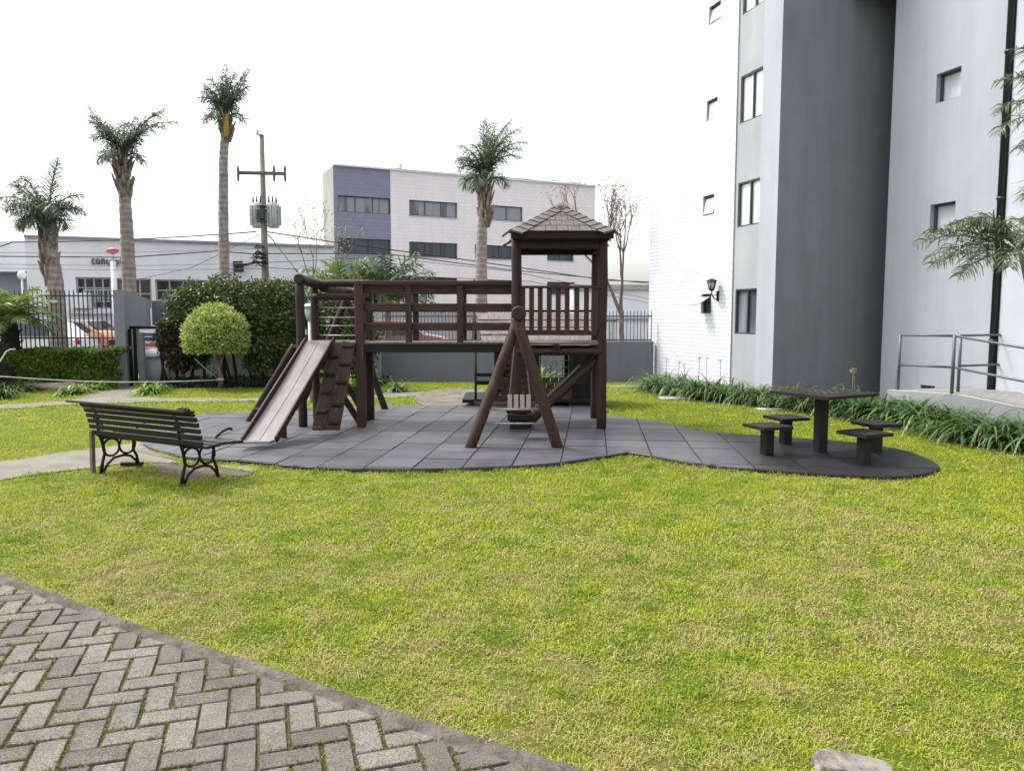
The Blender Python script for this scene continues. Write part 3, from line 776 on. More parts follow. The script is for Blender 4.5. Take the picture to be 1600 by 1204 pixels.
# ------------------------------------------------------------ entrance wall, gate frame, bin, sign
Ya = G(190, 605).y
a = W(183, 600, Ya) + Vector((.24, 0, 0)); a2 = W(238, 560, 21.6)
t = thing('entrance_wall', 'tall grey entrance wall running back from the lawn beside the spiked fence', 'wall', (a.x, a.y, 0))
mb = MB(); za = W(190, 453, Ya).z; zb = W(238, 468, 21.6).z
dirw = Vector((a2.x-a.x, a2.y-a.y, 0)).normalized(); nw = Vector((dirw.y, -dirw.x, 0)) * .2
p = [Vector((a.x,a.y,0)), Vector((a2.x,a2.y,0))]
q = [p[0]-nw*.0 + Vector((.10,0,0)), p[1] + Vector((.12,0,0))]
pp = [Vector((a.x-.12, a.y+.02, 0)), Vector((a2.x-.15, a2.y, 0))]
for s_, e_ in (((p[0], za), (p[1], zb)),):
    pass
def slab(mb, A, B, th, zA, zB, z0=-.1):
    d = (B-A).normalized(); n_ = Vector((-d.y, d.x, 0)) * th
    V_ = [A, B, B+n_, A+n_]; Z = [zA, zB, zB, zA]
    bot = [(v.x, v.y, z0) for v in V_]; top = [(v.x, v.y, z) for v, z in zip(V_, Z)]
    for k in range(4):
        k2 = (k+1) % 4; mb.quad([bot[k], bot[k2], top[k2], top[k]])
    mb.quad(top)
pm = p[0].lerp(p[1], .33); zm = za + (zb-za)*.33; slab(mb, p[0], pm, .22, za, zm); slab(mb, pm + (p[1]-p[0]).normalized()*.002, p[1], .22, zm, zb, 1.27); mb.build('side_wall', WALLG2, t)
mb = MB(); slab(mb, p[1] + Vector((.02,.05,0)), p[1] + Vector((3.2, .05, 0)), .2, zb-.03, zb-.03, 1.35); mb.build('cross_wall', WALLG, t)
t = thing('gate_frame', 'black steel gate frame standing open beside the grey entrance wall', 'gate', (W(207,600,Ya+.25).x, Ya+.25, 0))
gy = Ya + .3; zg = W(207, 514, gy).z
for px in (204.5, 212):
    x = W(px, 560, gy).x; mb = MB(); mb.box((x-.03, gy-.03, 0), (x+.03, gy+.03, zg)); mb.build('post', IRON, t)
x0 = W(203, 515, gy).x; x1 = W(275, 515, gy).x
mb = MB(); mb.box((x0, gy-.025, zg), (x1, gy+.025, zg+.07)); mb.build('lintel', IRON, t)
mb = MB(); mb.box((W(214,560,gy).x, gy+.05, 0), (W(223,560,gy).x, gy+.15, zg-.08)); mb.build('jamb', WALLG2, t)
cx = W(241, 570, 18.4)
t = thing('water_tank', 'white round water tank behind the black gate frame', 'tank', (cx.x, 18.4, 0))
zt_ = W(241, 545, 18.4).z
mb = MB(); mb.tube([(cx.x,18.4,0),(cx.x,18.4,.02),(cx.x,18.4,zt_-.18)], [.27,.28,.29], 24); mb.build('tank_body', M_plain('tank_body_plastic', (.42,.43,.45), (.33,.34,.36), 5, .5), t)
mb = MB(); mb.tube([(cx.x,18.4,zt_-.185),(cx.x,18.4,zt_-.15),(cx.x,18.4,zt_-.05),(cx.x,18.4,zt_)], [.31,.31,.24,.08], 24); mb.build('tank_lid', WHITEP, t)
sg = W(236, 530, 22.5)
t = thing('notice_board', 'blue, white and red notice board seen through the gate frame', 'sign', (sg.x, 22.5, 0))
z0, z1 = W(236,543,22.5).z, W(236,518,22.5).z
mb = MB(); mb.box((sg.x-.3, 22.5, z0), (sg.x+.5, 22.53, z1)); mb.build('board', WHITEP, t)
mb = MB(); mb.box((sg.x-.28, 22.485, z0+(z1-z0)*.42), (sg.x+.48, 22.497, z1-.04)); mb.build('blue_panel', M_plain('sign_blue', (.03,.09,.35), None, 4, .5), t)
mb = MB(); mb.box((sg.x-.28, 22.485, z0+.03), (sg.x+.48, 22.497, z0+(z1-z0)*.28)); mb.build('red_panel', M_plain('sign_red', (.55,.10,.08), None, 4, .5), t)
mb = MB(); mb.box((sg.x-.24, 22.47, z0+(z1-z0)*.66), (sg.x+.3, 22.483, z0+(z1-z0)*.72)); mb.build('white_stripe', WHITEP, t)
mb = MB(); mb.box((sg.x-.2, 22.51, 0), (sg.x-.15, 22.56, z0)); mb.box((sg.x+.35, 22.51, 0), (sg.x+.40, 22.56, z0)); mb.build('legs', GALV, t)

# ------------------------------------------------------------ wooden play set
YF, YR = 10.75, 11.55
def playset():
    t = thing('play_set', 'dark wooden play set with bridge, roofed tower, slide and climbing board on the rubber mat', 'playground', (-.9, 11.2, .035))
    V = lambda px, py, Y: W(px, py, Y)
    def post(px, ytop, Y, r=.065, mat=WOODD, name='post', label=None):
        x = W(px, 560, Y).x; z = W(px, ytop, Y).z; m_ = MB(); m_.log((x, Y, .0), (x, Y, z), r, n=9); o = m_.build(name, mat, t); return x, z
    def sq(px, ytop, Y, w_=.12, mat=WOODR, z0=0.0):
        x = W(px, 560, Y).x; z = W(px, ytop, Y).z; m_ = MB(); m_.beam((x, Y, z0), (x, Y, z), w_, w_, up=(0,1,0)); m_.build('post', mat, t); return x
    xC, _ = post(471, 437, YF, .062); xD, _ = post(493, 442, YR, .058)
    xA = sq(563.5, 441, YF); xB = sq(577.5, 447, YR, .11, WOODD)
    # big logs of the left platform
    def log(p, q, r, name='log_rail', mat=WOODD): m_ = MB(); m_.log(p, q, r, n=8); return m_.build(name, mat, t)
    c = V(470, 436, YF); c2 = V(500, 445, YR + .15); log(c + Vector((-.0,-.12,0)), c2, .072)
    a = V(489, 443, YR); b = V(580, 443, YR); log((a.x,YR-.05,a.z), (b.x,YR-.05,a.z), .058)
    a = V(489, 464, YR); b = V(580, 464, YR); log((a.x,YR-.05,a.z), (b.x,YR-.05,a.z), .050)
    for yy in (481, 496, 509, 524):
        a = V(496, yy, YR); b = V(580, yy, YR); m_ = MB(); m_.tube([(a.x,YR,a.z),(b.x,YR,a.z)], .011, 8); m_.build('rung', STEEL, t)
    # platform deck left
    zd = V(540, 534, YF).z
    m_ = MB(); n_ = 7
    for i in range(n_):
        y0 = YF - .03 + (YR-YF+.1)*i/n_; m_.box((xC-.04, y0, zd-.035), (xA+.02, y0+(YR-YF+.1)/n_-.008, zd))
    m_.build('platform_deck', WOODG, t)
    m_ = MB(); m_.beam((xC-.02, YF+.075, zd-.085), (xA, YF+.075, zd-.085), .05, .10); m_.beam((xC-.02, YR-.06, zd-.085), (xA, YR-.06, zd-.085), .05, .10); m_.build('platform_joist', WOODB, t)
    # rear A-frame and its beam
    YA = 12.75
    ap = V(541, 452, YA); l1 = G(480, 638); l2 = G(607, 640)
    log((ap.x+.07, YA, ap.z), (l1.x, YA, 0), .055, 'frame_leg'); log((ap.x-.07, YA+.1, ap.z), (l2.x, YA+.1, 0), .055, 'frame_leg')
    bs = V(505, 449, YR+.05); log((bs.x, YR-.0, bs.z), (ap.x, YA+.2, bs.z-.02), .07, 'swing_beam')
    # braces at the foot of the first bridge post
    xa = xA; log((xa-.02, YF+.09, .05), (xC+.18, YF+.09, zd-.16), .045, 'brace'); log((xB-.02, YR-.09, .05), (xD+.18, YR-.09, zd-.16), .045, 'brace')
    # side brace down to the left
    p = V(461, 540, YF+.1); q = G(387, 662); log((p.x, YF+.1, p.z), (q.x, q.y, 0), .055, 'brace')
    # bridge
    xT = W(806, 560, YF).x
    zt = V(680, 536, YF).z; zb = V(680, 550.5, YF).z
    m_ = MB(); m_.box((xA+.06, YF-.03, zb), (xT-.06, YF+.02, zt-.012)); m_.build('bridge_fascia', WOODB, t)
    m_ = MB(); m_.box((xA+.06, YR-.03, zb+.02), (xT-.06, YR+.02, zt-.03)); m_.build('bridge_fascia', WOODB, t)
    m_ = MB(); k = 24; wd = (xT-xA-.1)/k
    for i in range(k): m_.box((xA+.06+i*wd, YF-.045, zt-.010), (xA+.06+(i+1)*wd-.008, YR+.05, zt+.014))
    m_.build('bridge_deck', WOODG, t)
    zr = [(439,444.5),(445.5,457),(474,486.5),(505,516.5)]
    rail_y = {'f': YF, 'r': YR}
    for nm, (y0, y1) in zip(('handrail','rail','rail','rail'), zr):
        z1, z0 = V(680, y0, YF).z, V(680, y1, YF).z
        off = -.05 if nm == 'handrail' else -.0
        for Y, s_ in ((YF, 1), (YR, -1)):
            xx0 = xA + (.0 if nm == 'handrail' else .05); 
            m_ = MB()
            if nm == 'handrail': m_.box((xx0-.05, Y-.07, z0), (xT-.05, Y+.07, z1+.004))
            else: m_.box((xx0, Y + s_*.028, z0), (xT-.06, Y + s_*.062, z1))
            m_.build(nm, WOODR, t)
    for px in (638.5, 719): 
        x = W(px, 490, YF).x; z1 = V(px, 445, YF).z
        for Y in (YF-.005, YR+.005):
            m_ = MB(); m_.beam((x, Y, zt+.016), (x, Y, z1-.002), .085, .06, up=(0,1,0)); m_.build('rail_post', WOODR, t)
    # tower
    YT0, YT1 = 10.6, 11.7
    xl = W(806.5, 420, YT0).x; xr = W(940.5, 560, YT0).x
    zE = V(870, 364, YT0).z
    P4 = [(xl, YT0), (xr, YT0), (xl+.03, YT1), (xr+.02, YT1)]
    for i, (x, y) in enumerate(P4):
        m_ = MB(); m_.log((x, y, 0), (x, y, zE-.02), .066 if i < 2 else .06, n=10); m_.build('post', WOODD, t)
    zbm = V(870, 388.5, YT0).z
    for (p, q) in (((xl-.05,YT0),(xr+.05,YT0)), ((xl-.05,YT1),(xr+.05,YT1)), ((xl,YT0+.03),(xl,YT1-.03)), ((xr,YT0+.03),(xr,YT1-.03))):
        m_ = MB(); m_.beam((*p, (zbm+zE)/2-.01), (*q, (zbm+zE)/2-.01), .07, zE-zbm-.02); m_.build('roof_beam', WOODD, t)
    # roof: pyramid of split shingle rows
    ex0 = W(798.5, 362, YT0-.25).x; ex1 = W(959.5, 362, YT0-.25).x; ey0 = YT0-.25; ey1 = YT1+.28; ez = V(880, 361, ey0).z
    pk = V(875, 322, (ey0+ey1)/2); pk = Vector((pk.x, (ey0+ey1)/2, pk.z))
    cor = [Vector((ex0,ey0,ez)), Vector((ex1,ey0,ez)), Vector((ex1,ey1,ez)), Vector((ex0,ey1,ez))]
    roof = MB()
    rows = 5
    for s_ in range(4):
        A, B = cor[s_], cor[(s_+1) % 4]; nrm = (B-A).cross(pk-A).normalized()
        if nrm.z < 0: nrm = -nrm
        for r_ in range(rows):
            t0, t1 = r_/rows, min(1, (r_+1.12)/rows)
            L0, R0 = A.lerp(pk, t0), B.lerp(pk, t0); L1, R1 = A.lerp(pk, t1), B.lerp(pk, t1)
            n_ = max(2, int((R0-L0).length/.15)); off = (r_ % 2) * .5
            for c_ in range(-1, n_+1):
                a_ = max(0, (c_+off+.02)/n_); b_ = min(1, (c_+1+off-.02)/n_)
                if b_ <= a_: continue
                lift = .009 + random.random()*.004
                ctr0 = L0.lerp(R0, (a_))
                w0, w1 = L0.lerp(R0, a_), L0.lerp(R0, b_)
                # clip top edge to the row's own width
                def topat(f): 
                    X = L0.lerp(R0, f); d_ = (pk - (A+B)/2).normalized()
                    return X
                upv = ((L1+R1)/2 - (L0+R0)/2)
                u0, u1 = w0+upv, w1+upv
                ax = (B-A).normalized()
                lo_, hi_ = (L1-A).dot(ax), (R1-A).dot(ax)
                c0 = min(max((u0-A).dot(ax), lo_), hi_); c1 = min(max((u1-A).dot(ax), lo_), hi_)
                u0 = L1 + ax*(c0-lo_); u1 = L1 + ax*(c1-lo_)
                b0 = [w0+nrm*lift, w1+nrm*lift, u1+nrm*.004, u0+nrm*.004]
                uu = random.random()*20
                roof.quad(b0, [(uu,0),(uu,.15),(uu+.2,.15),(uu+.2,0)])
                roof.quad([w0, w1, w1+nrm*lift, w0+nrm*lift], [(uu,0),(uu,.15),(uu+.02,.15),(uu+.02,0)])
                roof.quad([w0, w0+nrm*lift, u0+nrm*.004], [(uu,0)]*3); roof.quad([w1, w1+nrm*lift, u1+nrm*.004], [(uu,0)]*3)
    roof.quad(cor[::-1]); 
    ro = roof.build('tower_roof', SHAKE, t)
    cap = MB()
    for s_ in range(4):
        A = cor[s_]; n_ = 8
        d_ = (pk-A)
        ax1 = (cor[(s_+1)%4]-A).normalized(); ax2 = (cor[(s_-1)%4]-A).normalized()
        for side in (ax1, ax2):
            other = ax2 if side is ax1 else ax1
            nrm = side.cross(d_).normalized(); 
            if nrm.z < 0: nrm = -nrm
            for i in range(n_):
                p0 = A.lerp(pk, i/n_) ; p1 = A.lerp(pk, min(1.0, (i+1.1)/n_)); h1 = .024 + random.random()*.006; h0 = .012
                wd_ = .19 * (1 - .35*i/n_)
                inw = (side - d_.normalized()*side.dot(d_.normalized())).normalized()
                u_ = random.random()*20
                q_ = [p0 + nrm*h1, p0 + inw*wd_ + nrm*h1, p1 + inw*wd_*.95 + nrm*h0, p1 + nrm*h0]
                cap.quad(q_, [(u_,0),(u_+.2,0),(u_+.2,.15),(u_,.15)])
                cap.quad([p0, p0 + inw*wd_, p0 + inw*wd_ + nrm*h1, p0 + nrm*h1], [(u_,0),(u_+.2,0),(u_+.2,.03),(u_,.03)])
    cap.build('hip_cap', SHAKE, t)
    m_ = MB(); m_.tube([pk + Vector((0,0,-.06)), pk + Vector((0,0,.0)), pk+Vector((0,0,.04))], [.17,.12,.02], 4); m_.build('roof_cap', SHAKE, t)
    # eaves board
    m_ = MB()
    for (p, q) in ((cor[0],cor[1]),(cor[1],cor[2]),(cor[2],cor[3]),(cor[3],cor[0])): 
        i_ = (Vector(((ex0+ex1)/2,(ey0+ey1)/2,ez)) - (p+q)/2).normalized()*.035
        m_.beam(p+i_+Vector((0,0,-.05)), q+i_+Vector((0,0,-.05)), .03, .09)
    m_.build('eaves_board', WOODB, t)
    # tower deck, balusters
    zt2 = V(870, 535, YT0).z
    m_ = MB(); k = 8
    for i in range(k):
        y0 = YT0-.04 + (YT1-YT0+.1)*i/k; m_.box((xl-.05, y0, zt2-.03), (xr+.03, y0+(YT1-YT0+.1)/k-.008, zt2))
    m_.build('tower_deck', WOODG, t)
    zL = V(870, 547, YT0).z
    log((xl, YT0-.02, zL-.02), (xr, YT0-.02, zL-.02), .05, 'deck_log'); log((xl, YT1, zL-.02), (xr, YT1, zL-.02), .05, 'deck_log')
    kx = W(870, 541, YT0).x; m_ = MB(); m_.tube([(kx, YT0-.14, zL+.05),(kx, YT0+.3, zL+.05)], .04, 12); m_.build('joist_end', WOODB, t)
    for Y, mat in ((YT0, WOODR), (YT1, WOODR)):
        z1 = V(870, 446.5, YT0).z if Y == YT0 else V(870, 484, YT1).z; z0 = V(870, 521, YT0).z
        yb = Y - .03 if Y == YT0 else Y + .03
        m_ = MB(); m_.box((xl+.06, yb-.045, z1-.035), (xr-.03, yb+.045, z1)); m_.build('handrail', mat, t)
        m_ = MB(); m_.box((xl+.06, yb+.014, z0-.02), (xr-.05, yb+.045, z0+.03)); m_.build('rail', mat, t)
        pxs = (817, 830.5, 844, 858, 872, 886, 901, 916, 929)
        for px in (pxs if Y == YT0 else ()):
            x = W(px, 480, YT0).x; m_ = MB(); m_.beam((x, yb, z0-.02), (x, yb, z1-.036), .068, .026, up=(0,1,0)); m_.build('baluster', mat, t)
    for X in (xr,):
        z1 = V(870, 446.5, YT0).z; z0 = V(870, 521, YT0).z
        m_ = MB(); m_.box((X-.03, YT0+.07, z1-.06), (X+.03, YT1-.07, z1-.01)); m_.build('handrail', WOODR, t)
        for k in range(6):
            y = YT0+.17+k*.155; m_ = MB(); m_.beam((X, y, z0), (X, y, z1-.061), .026, .058, up=(0,1,0)); m_.build('baluster', WOODR, t)
    # diagonal braces under the tower
    p = V(938, 559, YT0); q = V(822, 668, YT0+.02)
    log((p.x, YT0+.12, p.z), (q.x, YT0+.12, .06), .055, 'brace')
    p = V(908, 573, YT1-.2); q = V(826, 648, YT1-.2)
    log((p.x+.25, YT1-.2, p.z+.22), (q.x, YT1-.2, q.z-.05), .035, 'brace')
    m_ = MB(); m_.beam((p.x-.02, YT1-.26, p.z+.03), (q.x+.1, YT1-.26, q.z+.13), .03, .02); m_.build('metal_strip', STEEL, t)
    # footing blocks
    fx = W(812, 660, YT0+.1)
    m_ = MB(); m_.box((xl-.09, YT0-.06, .0), (xl+.18, YT0+.14, .16)); m_.box((xl-.12, YT0-.09, .165), (xl+.20, YT0+.14, .25)); m_.box((xl-.05, YT0-.05, .252), (xl+.14, YT0+.10, .40)); m_.build('footing_block', WOODB, t)
    # front A-frame with its beam
    YS = 9.05
    l1 = G(733, 704); l2 = G(873, 704); ap = W(810, 489, YS+.05)
    log((ap.x+.03, YS+.10, ap.z-.0), (l1.x, YS, .0), .066, 'frame_leg', WOODR); log((ap.x-.03, YS-.04, ap.z-.05), (l2.x, YS, .0), .066, 'frame_leg', WOODR)
    log((ap.x, YS-.16, ap.z), (ap.x+.04, YT0+.05, ap.z), .082, 'swing_beam')
    for yy in (639.5, 661.5):
        z = W(800, yy, YS).z; f_ = (ap.z - z)/ap.z; x0 = ap.x + (l1.x-ap.x)*f_; x1 = ap.x + (l2.x-ap.x)*f_
        m_ = MB(); m_.tube([(x0-.01, YS, z),(x1+.01, YS, z)], .013, 8); m_.build('crossbar', STEEL, t)
    # slide
    top = W(499, 531, YF-.08); top.z = zd + .01
    bt = G(405, 689, .13)
    hw0 = .178
    d = (bt - top); dl = d.length; dn = d.normalized(); side = Vector((1, .12, 0)).normalized(); nrm = side.cross(dn).normalized()
    if nrm.z < 0: nrm = -nrm
    sl = MB(); prof = []
    for i in range(13):
        f_ = i/12; pt = top.lerp(bt, f_) ; pt += Vector((0,0, -.03*math.sin(f_*math.pi)))
        if i == 12: pt += Vector((0,-.0,.012))
        prof.append(pt)
    ext = prof[-1] + Vector((-.02,-.12,.0)); prof.append(ext)
    for s_ in (-1, 1):
        for i in range(len(prof)-1):
            a_, b_ = prof[i], prof[i+1]
            i0, i1 = s_*.004, s_*hw0
            sl.quad([a_+side*i0, a_+side*i1, b_+side*i1, b_+side*i0], [(i*.2, i0+.5), (i*.2, i1+.5), (i*.2+.2, i1+.5), (i*.2+.2, i0+.5)], True)
            lo = Vector((0,0,-.022)); sl.quad([a_+side*i0+lo, a_+side*i1+lo, b_+side*i1+lo, b_+side*i0+lo])
    e_ = prof[-1]; sl.quad([e_-side*hw0, e_+side*hw0, e_+side*hw0+Vector((0,0,-.022)), e_-side*hw0+Vector((0,0,-.022))])
    so_ = sl.build('slide_chute', SLIDEM, t)
    for s_ in (-1, 1):
        m_ = MB(); a_ = prof[0] + side*s_*(hw0+.014) + Vector((0,.04,.02)); m_.beam(a_, prof[12] + side*s_*(hw0+.014) + Vector((0,0,-.0)), .026, .085); m_.build('slide_side', WOODD, t)
    lg = G(444, 689); m_ = MB(); m_.beam((lg.x, lg.y, 0), (lg.x, lg.y, .42), .06, .06, up=(0,1,0)); m_.build('slide_leg', WOODD, t)
    m_ = MB(); m_.beam((lg.x-.34, lg.y+.02, 0), (lg.x-.34, lg.y+.02, .42), .06, .06, up=(0,1,0)); m_.build('slide_leg', WOODD, t)
    m_ = MB(); m_.beam((lg.x-.37, lg.y+.01, .40), (lg.x+.03, lg.y+.01, .40), .05, .05); m_.build('slide_crossbar', WOODD, t)
    # climbing board with footholds
    tl, tr_ = W(517, 534, YF-.07), W(555, 534, YF-.07); bl, br = G(486, 677), G(530, 677)
    tl.z = tr_.z = zd + .0
    m_ = MB()
    for (a_, b_) in ((0, .50), (.50, 1)):
        T0, T1 = tl.lerp(tr_, a_), tl.lerp(tr_, b_); B0, B1 = bl.lerp(br, a_), bl.lerp(br, b_)
        c0, c1 = (T0+T1)/2, (B0+B1)/2; m_.beam(c1, c0, (T1-T0).length*1.10, .035, up=(0,-.6,.2))
    cb = m_.build('climbing_board', RAMPW, t)
    for lst, f_ in (((558, 586.5, 614, 644, 671), .25), ((542, 570, 599, 634, 661.5), .76)):
        T, B = tl.lerp(tr_, f_), bl.lerp(br, f_)
        for yy in lst:
            # solve along the board for that image height
            best = min((abs((W(0, 0, 1), 0)[1]), 0), (0, 0))
            lo_, hi_ = 0.0, 1.0
            for _ in range(30):
                mid = (lo_+hi_)/2; p_ = T.lerp(B, mid); py = 602 - F * ((p_-E0).dot(Uv)/(p_-E0).dot(Fv))
                if py < yy: lo_ = mid
                else: hi_ = mid
            p_ = T.lerp(B, lo_); nb = Vector((0,-.85,.45)).normalized()
            h_ = MB(); h_.beam(p_ + nb*.03 - Vector((.07,0,0)), p_ + nb*.03 + Vector((.07,0,.004)), .045, .05, up=nb); h_.build('foothold', WOODB, cb)
    return t, ap, YS
PS, APX, YS = playset()

# toddler swing hanging from the front beam
sx, sy = W(812, 600, 9.75).x, 9.75
t = thing('toddler_swing', 'toddler bucket swing with pale slats hanging on chains under the tower beam', 'swing', (sx, sy, .4))
zb = W(812, 636, sy).z; zt = W(812, 617, sy).z
m_ = MB()
for dx, dy in ((-.13,-.12),(.13,-.12),(-.13,.12),(.13,.12)):
    a_ = Vector((sx+dx, sy+dy, zt)); b_ = Vector((APX.x+.02+dx*.25, sy+dy*.3, APX.z-.07))
    L_ = (b_-a_).length; n_ = int(L_/.035); d_ = (b_-a_).normalized()
    for i in range(n_):
        p = a_.lerp(b_, (i+.5)/n_); x_ = d_.orthogonal().normalized() if i % 2 else d_.cross(d_.orthogonal()).normalized()
        m_.tube([p - d_*.02, p - d_*.012 + x_*.007, p + d_*.012 + x_*.007, p + d_*.02, p + d_*.012 - x_*.007, p - d_*.012 - x_*.007, p - d_*.02], .0028, 4, cap=False)
m_.build('chains', M_plain('chain_metal', (.16,.15,.15), None, 10, .5), t)
for k in range(4):
    x = sx - .125 + k*.078; m_ = MB(); m_.beam((x, sy-.15, zb+.0), (x, sy-.15, zt+.02), .055, .015, up=(0,1,0)); m_.build('slat', M_plain('pale_slat_wood', (.55,.47,.42), (.38,.31,.27), 25, .6), t)
m_ = MB(); m_.box((sx-.17, sy-.14, zb-.06), (sx+.15, sy+.14, zb)); m_.build('seat_base', WOODB, t)
for k in range(3):
    x = sx - .1 + k*.1; m_ = MB(); m_.beam((x, sy+.14, zb+.0), (x, sy+.14, zt), .05, .015, up=(0,1,0)); m_.build('slat', WOODD, t)

# ------------------------------------------------------------ little playhouse behind the tower
def playhouse():
    Y0, Y1 = 13.3, 14.6
    t = thing('playhouse', 'low wooden playhouse with a pale shingle roof behind the tower', 'playhouse', (.4, 13.9, 0))
    xa, xb = W(744, 489, 13.95).x, W(938, 489, 13.95).x; xa2, xb2 = W(756, 545, Y0).x, W(927, 545, Y0).x
    zr = W(840, 489, 13.95).z; ze = W(840, 547, Y0).z
    for s_ in (0, 1):
        mb = MB(); rows = 5
        for r in range(rows):
            f0, f1 = r/rows, (r+1.15)/rows
            f1 = min(f1, 1)
            yy0 = (Y0 if s_ == 0 else Y1); ym = 13.95
            A = Vector((xa2 + (xa-xa2)*f0, yy0 + (ym-yy0)*f0, ze + (zr-ze)*f0)); B = Vector((xb2 + (xb-xb2)*f0, A.y, A.z))
            Cc = Vector((xa2 + (xa-xa2)*f1, yy0 + (ym-yy0)*f1, ze + (zr-ze)*f1)); D = Vector((xb2 + (xb-xb2)*f1, Cc.y, Cc.z))
            n_ = 11; nrm = Vector((0, -.6 if s_ == 0 else .6, .7)).normalized()
            for i in range(-1, n_):
                a_ = max(0, (i + .5*(r % 2) + .01)/n_); b_ = min(1, (i+1+.5*(r % 2) - .01)/n_)
                if b_ <= a_: continue
                u_ = random.random()*30; lf = .018+.006*random.random()
                mb.quad([A.lerp(B,a_)+nrm*lf, A.lerp(B,b_)+nrm*lf, Cc.lerp(D,b_)+nrm*.003, Cc.lerp(D,a_)+nrm*.003], [(u_,0),(u_,.2),(u_+.2,.2),(u_+.2,0)])
                mb.quad([A.lerp(B,a_), A.lerp(B,b_), A.lerp(B,b_)+nrm*lf, A.lerp(B,a_)+nrm*lf], [(u_,0),(u_,.2),(u_+.02,.2),(u_+.02,0)])
        mb.build('roof_slope', SHAKEL, t)
    for xx in (xa-.06, xb+.0):
        mb = MB(); pl = [(xx, Y0, ze-.02), (xx, Y1, ze-.02), (xx, 13.95, zr+.02)]
        for dx in (0, .05): mb.quad([(p[0]+dx, p[1], p[2]) for p in pl])
        for i in range(3): a_, b_ = pl[i], pl[(i+1) % 3]; mb.quad([a_, b_, (b_[0]+.05, b_[1], b_[2]), (a_[0]+.05, a_[1], a_[2])])
        mb.build('gable', WOODB, t)
    xs = [W(p, 600, Y0).x for p in (776, 838, 893, 928)]
    for x in xs:
        for Y in (Y0+.05, Y1-.05): mb = MB(); mb.beam((x, Y, 0), (x, Y, ze+.02), .085, .085, up=(0,1,0)); mb.build('post', WOODB, t)
    z1 = W(850, 589, Y0).z
    mb = MB(); rows = 4
    for r in range(rows):
        z_ = .12 + (z1-.12)*r/rows; h_ = (z1-.12)/rows
        for i in range(9):
            a_ = xs[0] + (xs[2]-xs[0])*(i+.5*(r % 2))/9; b_ = min(a_ + (xs[2]-xs[0])/9 - .01, xs[2])
            mb.box((a_, Y0+.0+random.random()*.006, z_), (b_, Y0+.03, z_+h_-.006))
    mb.build('wall_shingles', RAMPW, t)
    mb = MB(); mb.box((xs[0]+.04, Y1-.03, .1), (xs[1], Y1, ze)); mb.build('back_wall', WOODB, t)
    xi0, xi1 = W(790, 600, Y0).x, W(846, 600, Y0).x; mb = MB()
    for r in range(8):
        z_ = z1 + .01 + (ze-.04-z1)*r/8; h_ = (ze-.04-z1)/8
        for i in range(5):
            a_ = xi0 + (xi1-xi0)*(i+.5*(r % 2))/5; b_ = min(a_ + (xi1-xi0)/5 - .01, xi1)
            if b_ > a_: mb.box((a_, Y0+.04+random.random()*.008, z_), (b_, Y0+.075, z_+h_-.006))
    mb.build('upper_wall', RAMPW, t)
    mb = MB(); mb.box((xs[2]+.02, Y0+.05, .0), (xs[3]-.03, Y1, ze)); mb.build('side_panel', WOODB, t)
    mb = MB(); mb.box((xs[0]-.6, Y0, .10), (xs[3], Y1, .16)); mb.build('floor', WOODB, t)
    xp = W(743, 590, Y0).x
    mb = MB(); mb.tube([(xp, Y0+.02, 0),(xp, Y0+.02, ze)], .022, 8); mb.build('porch_post', WOODB, t)
    for yy, h_ in ((585.5, .06), (598, .07)):
        z_ = W(760, yy, Y0).z; mb = MB(); mb.beam((xp, Y0+.02, z_), (xs[0], Y0+.02, z_), .03, h_); mb.build('porch_rail', WOODB, t)
    mb = MB(); mb.box((xp-.02, Y0-.02, .06), (xs[1], Y0-.001, .13)); mb.build('floor_edge', WOODG, t)
    # climbing net in the opening
    mb = MB(); x0, x1 = xs[1]+.05, xs[2]-.05
    for i in range(6):
        x = x0 + (x1-x0)*i/5; mb.tube([(x, Y0+.04, z1), (x+random.uniform(-.02,.02), Y0+.03, (z1+ze)/2), (x, Y0+.04, ze)], .008, 6)
    for i in range(4):
        z = z1 + (ze-z1)*(i+.5)/4; mb.tube([(x0, Y0+.03, z+random.uniform(-.02,.02)), ((x0+x1)/2, Y0+.02, z-.03), (x1, Y0+.03, z)], .008, 6)
    mb.build('rope_net', STEEL, t)
playhouse()

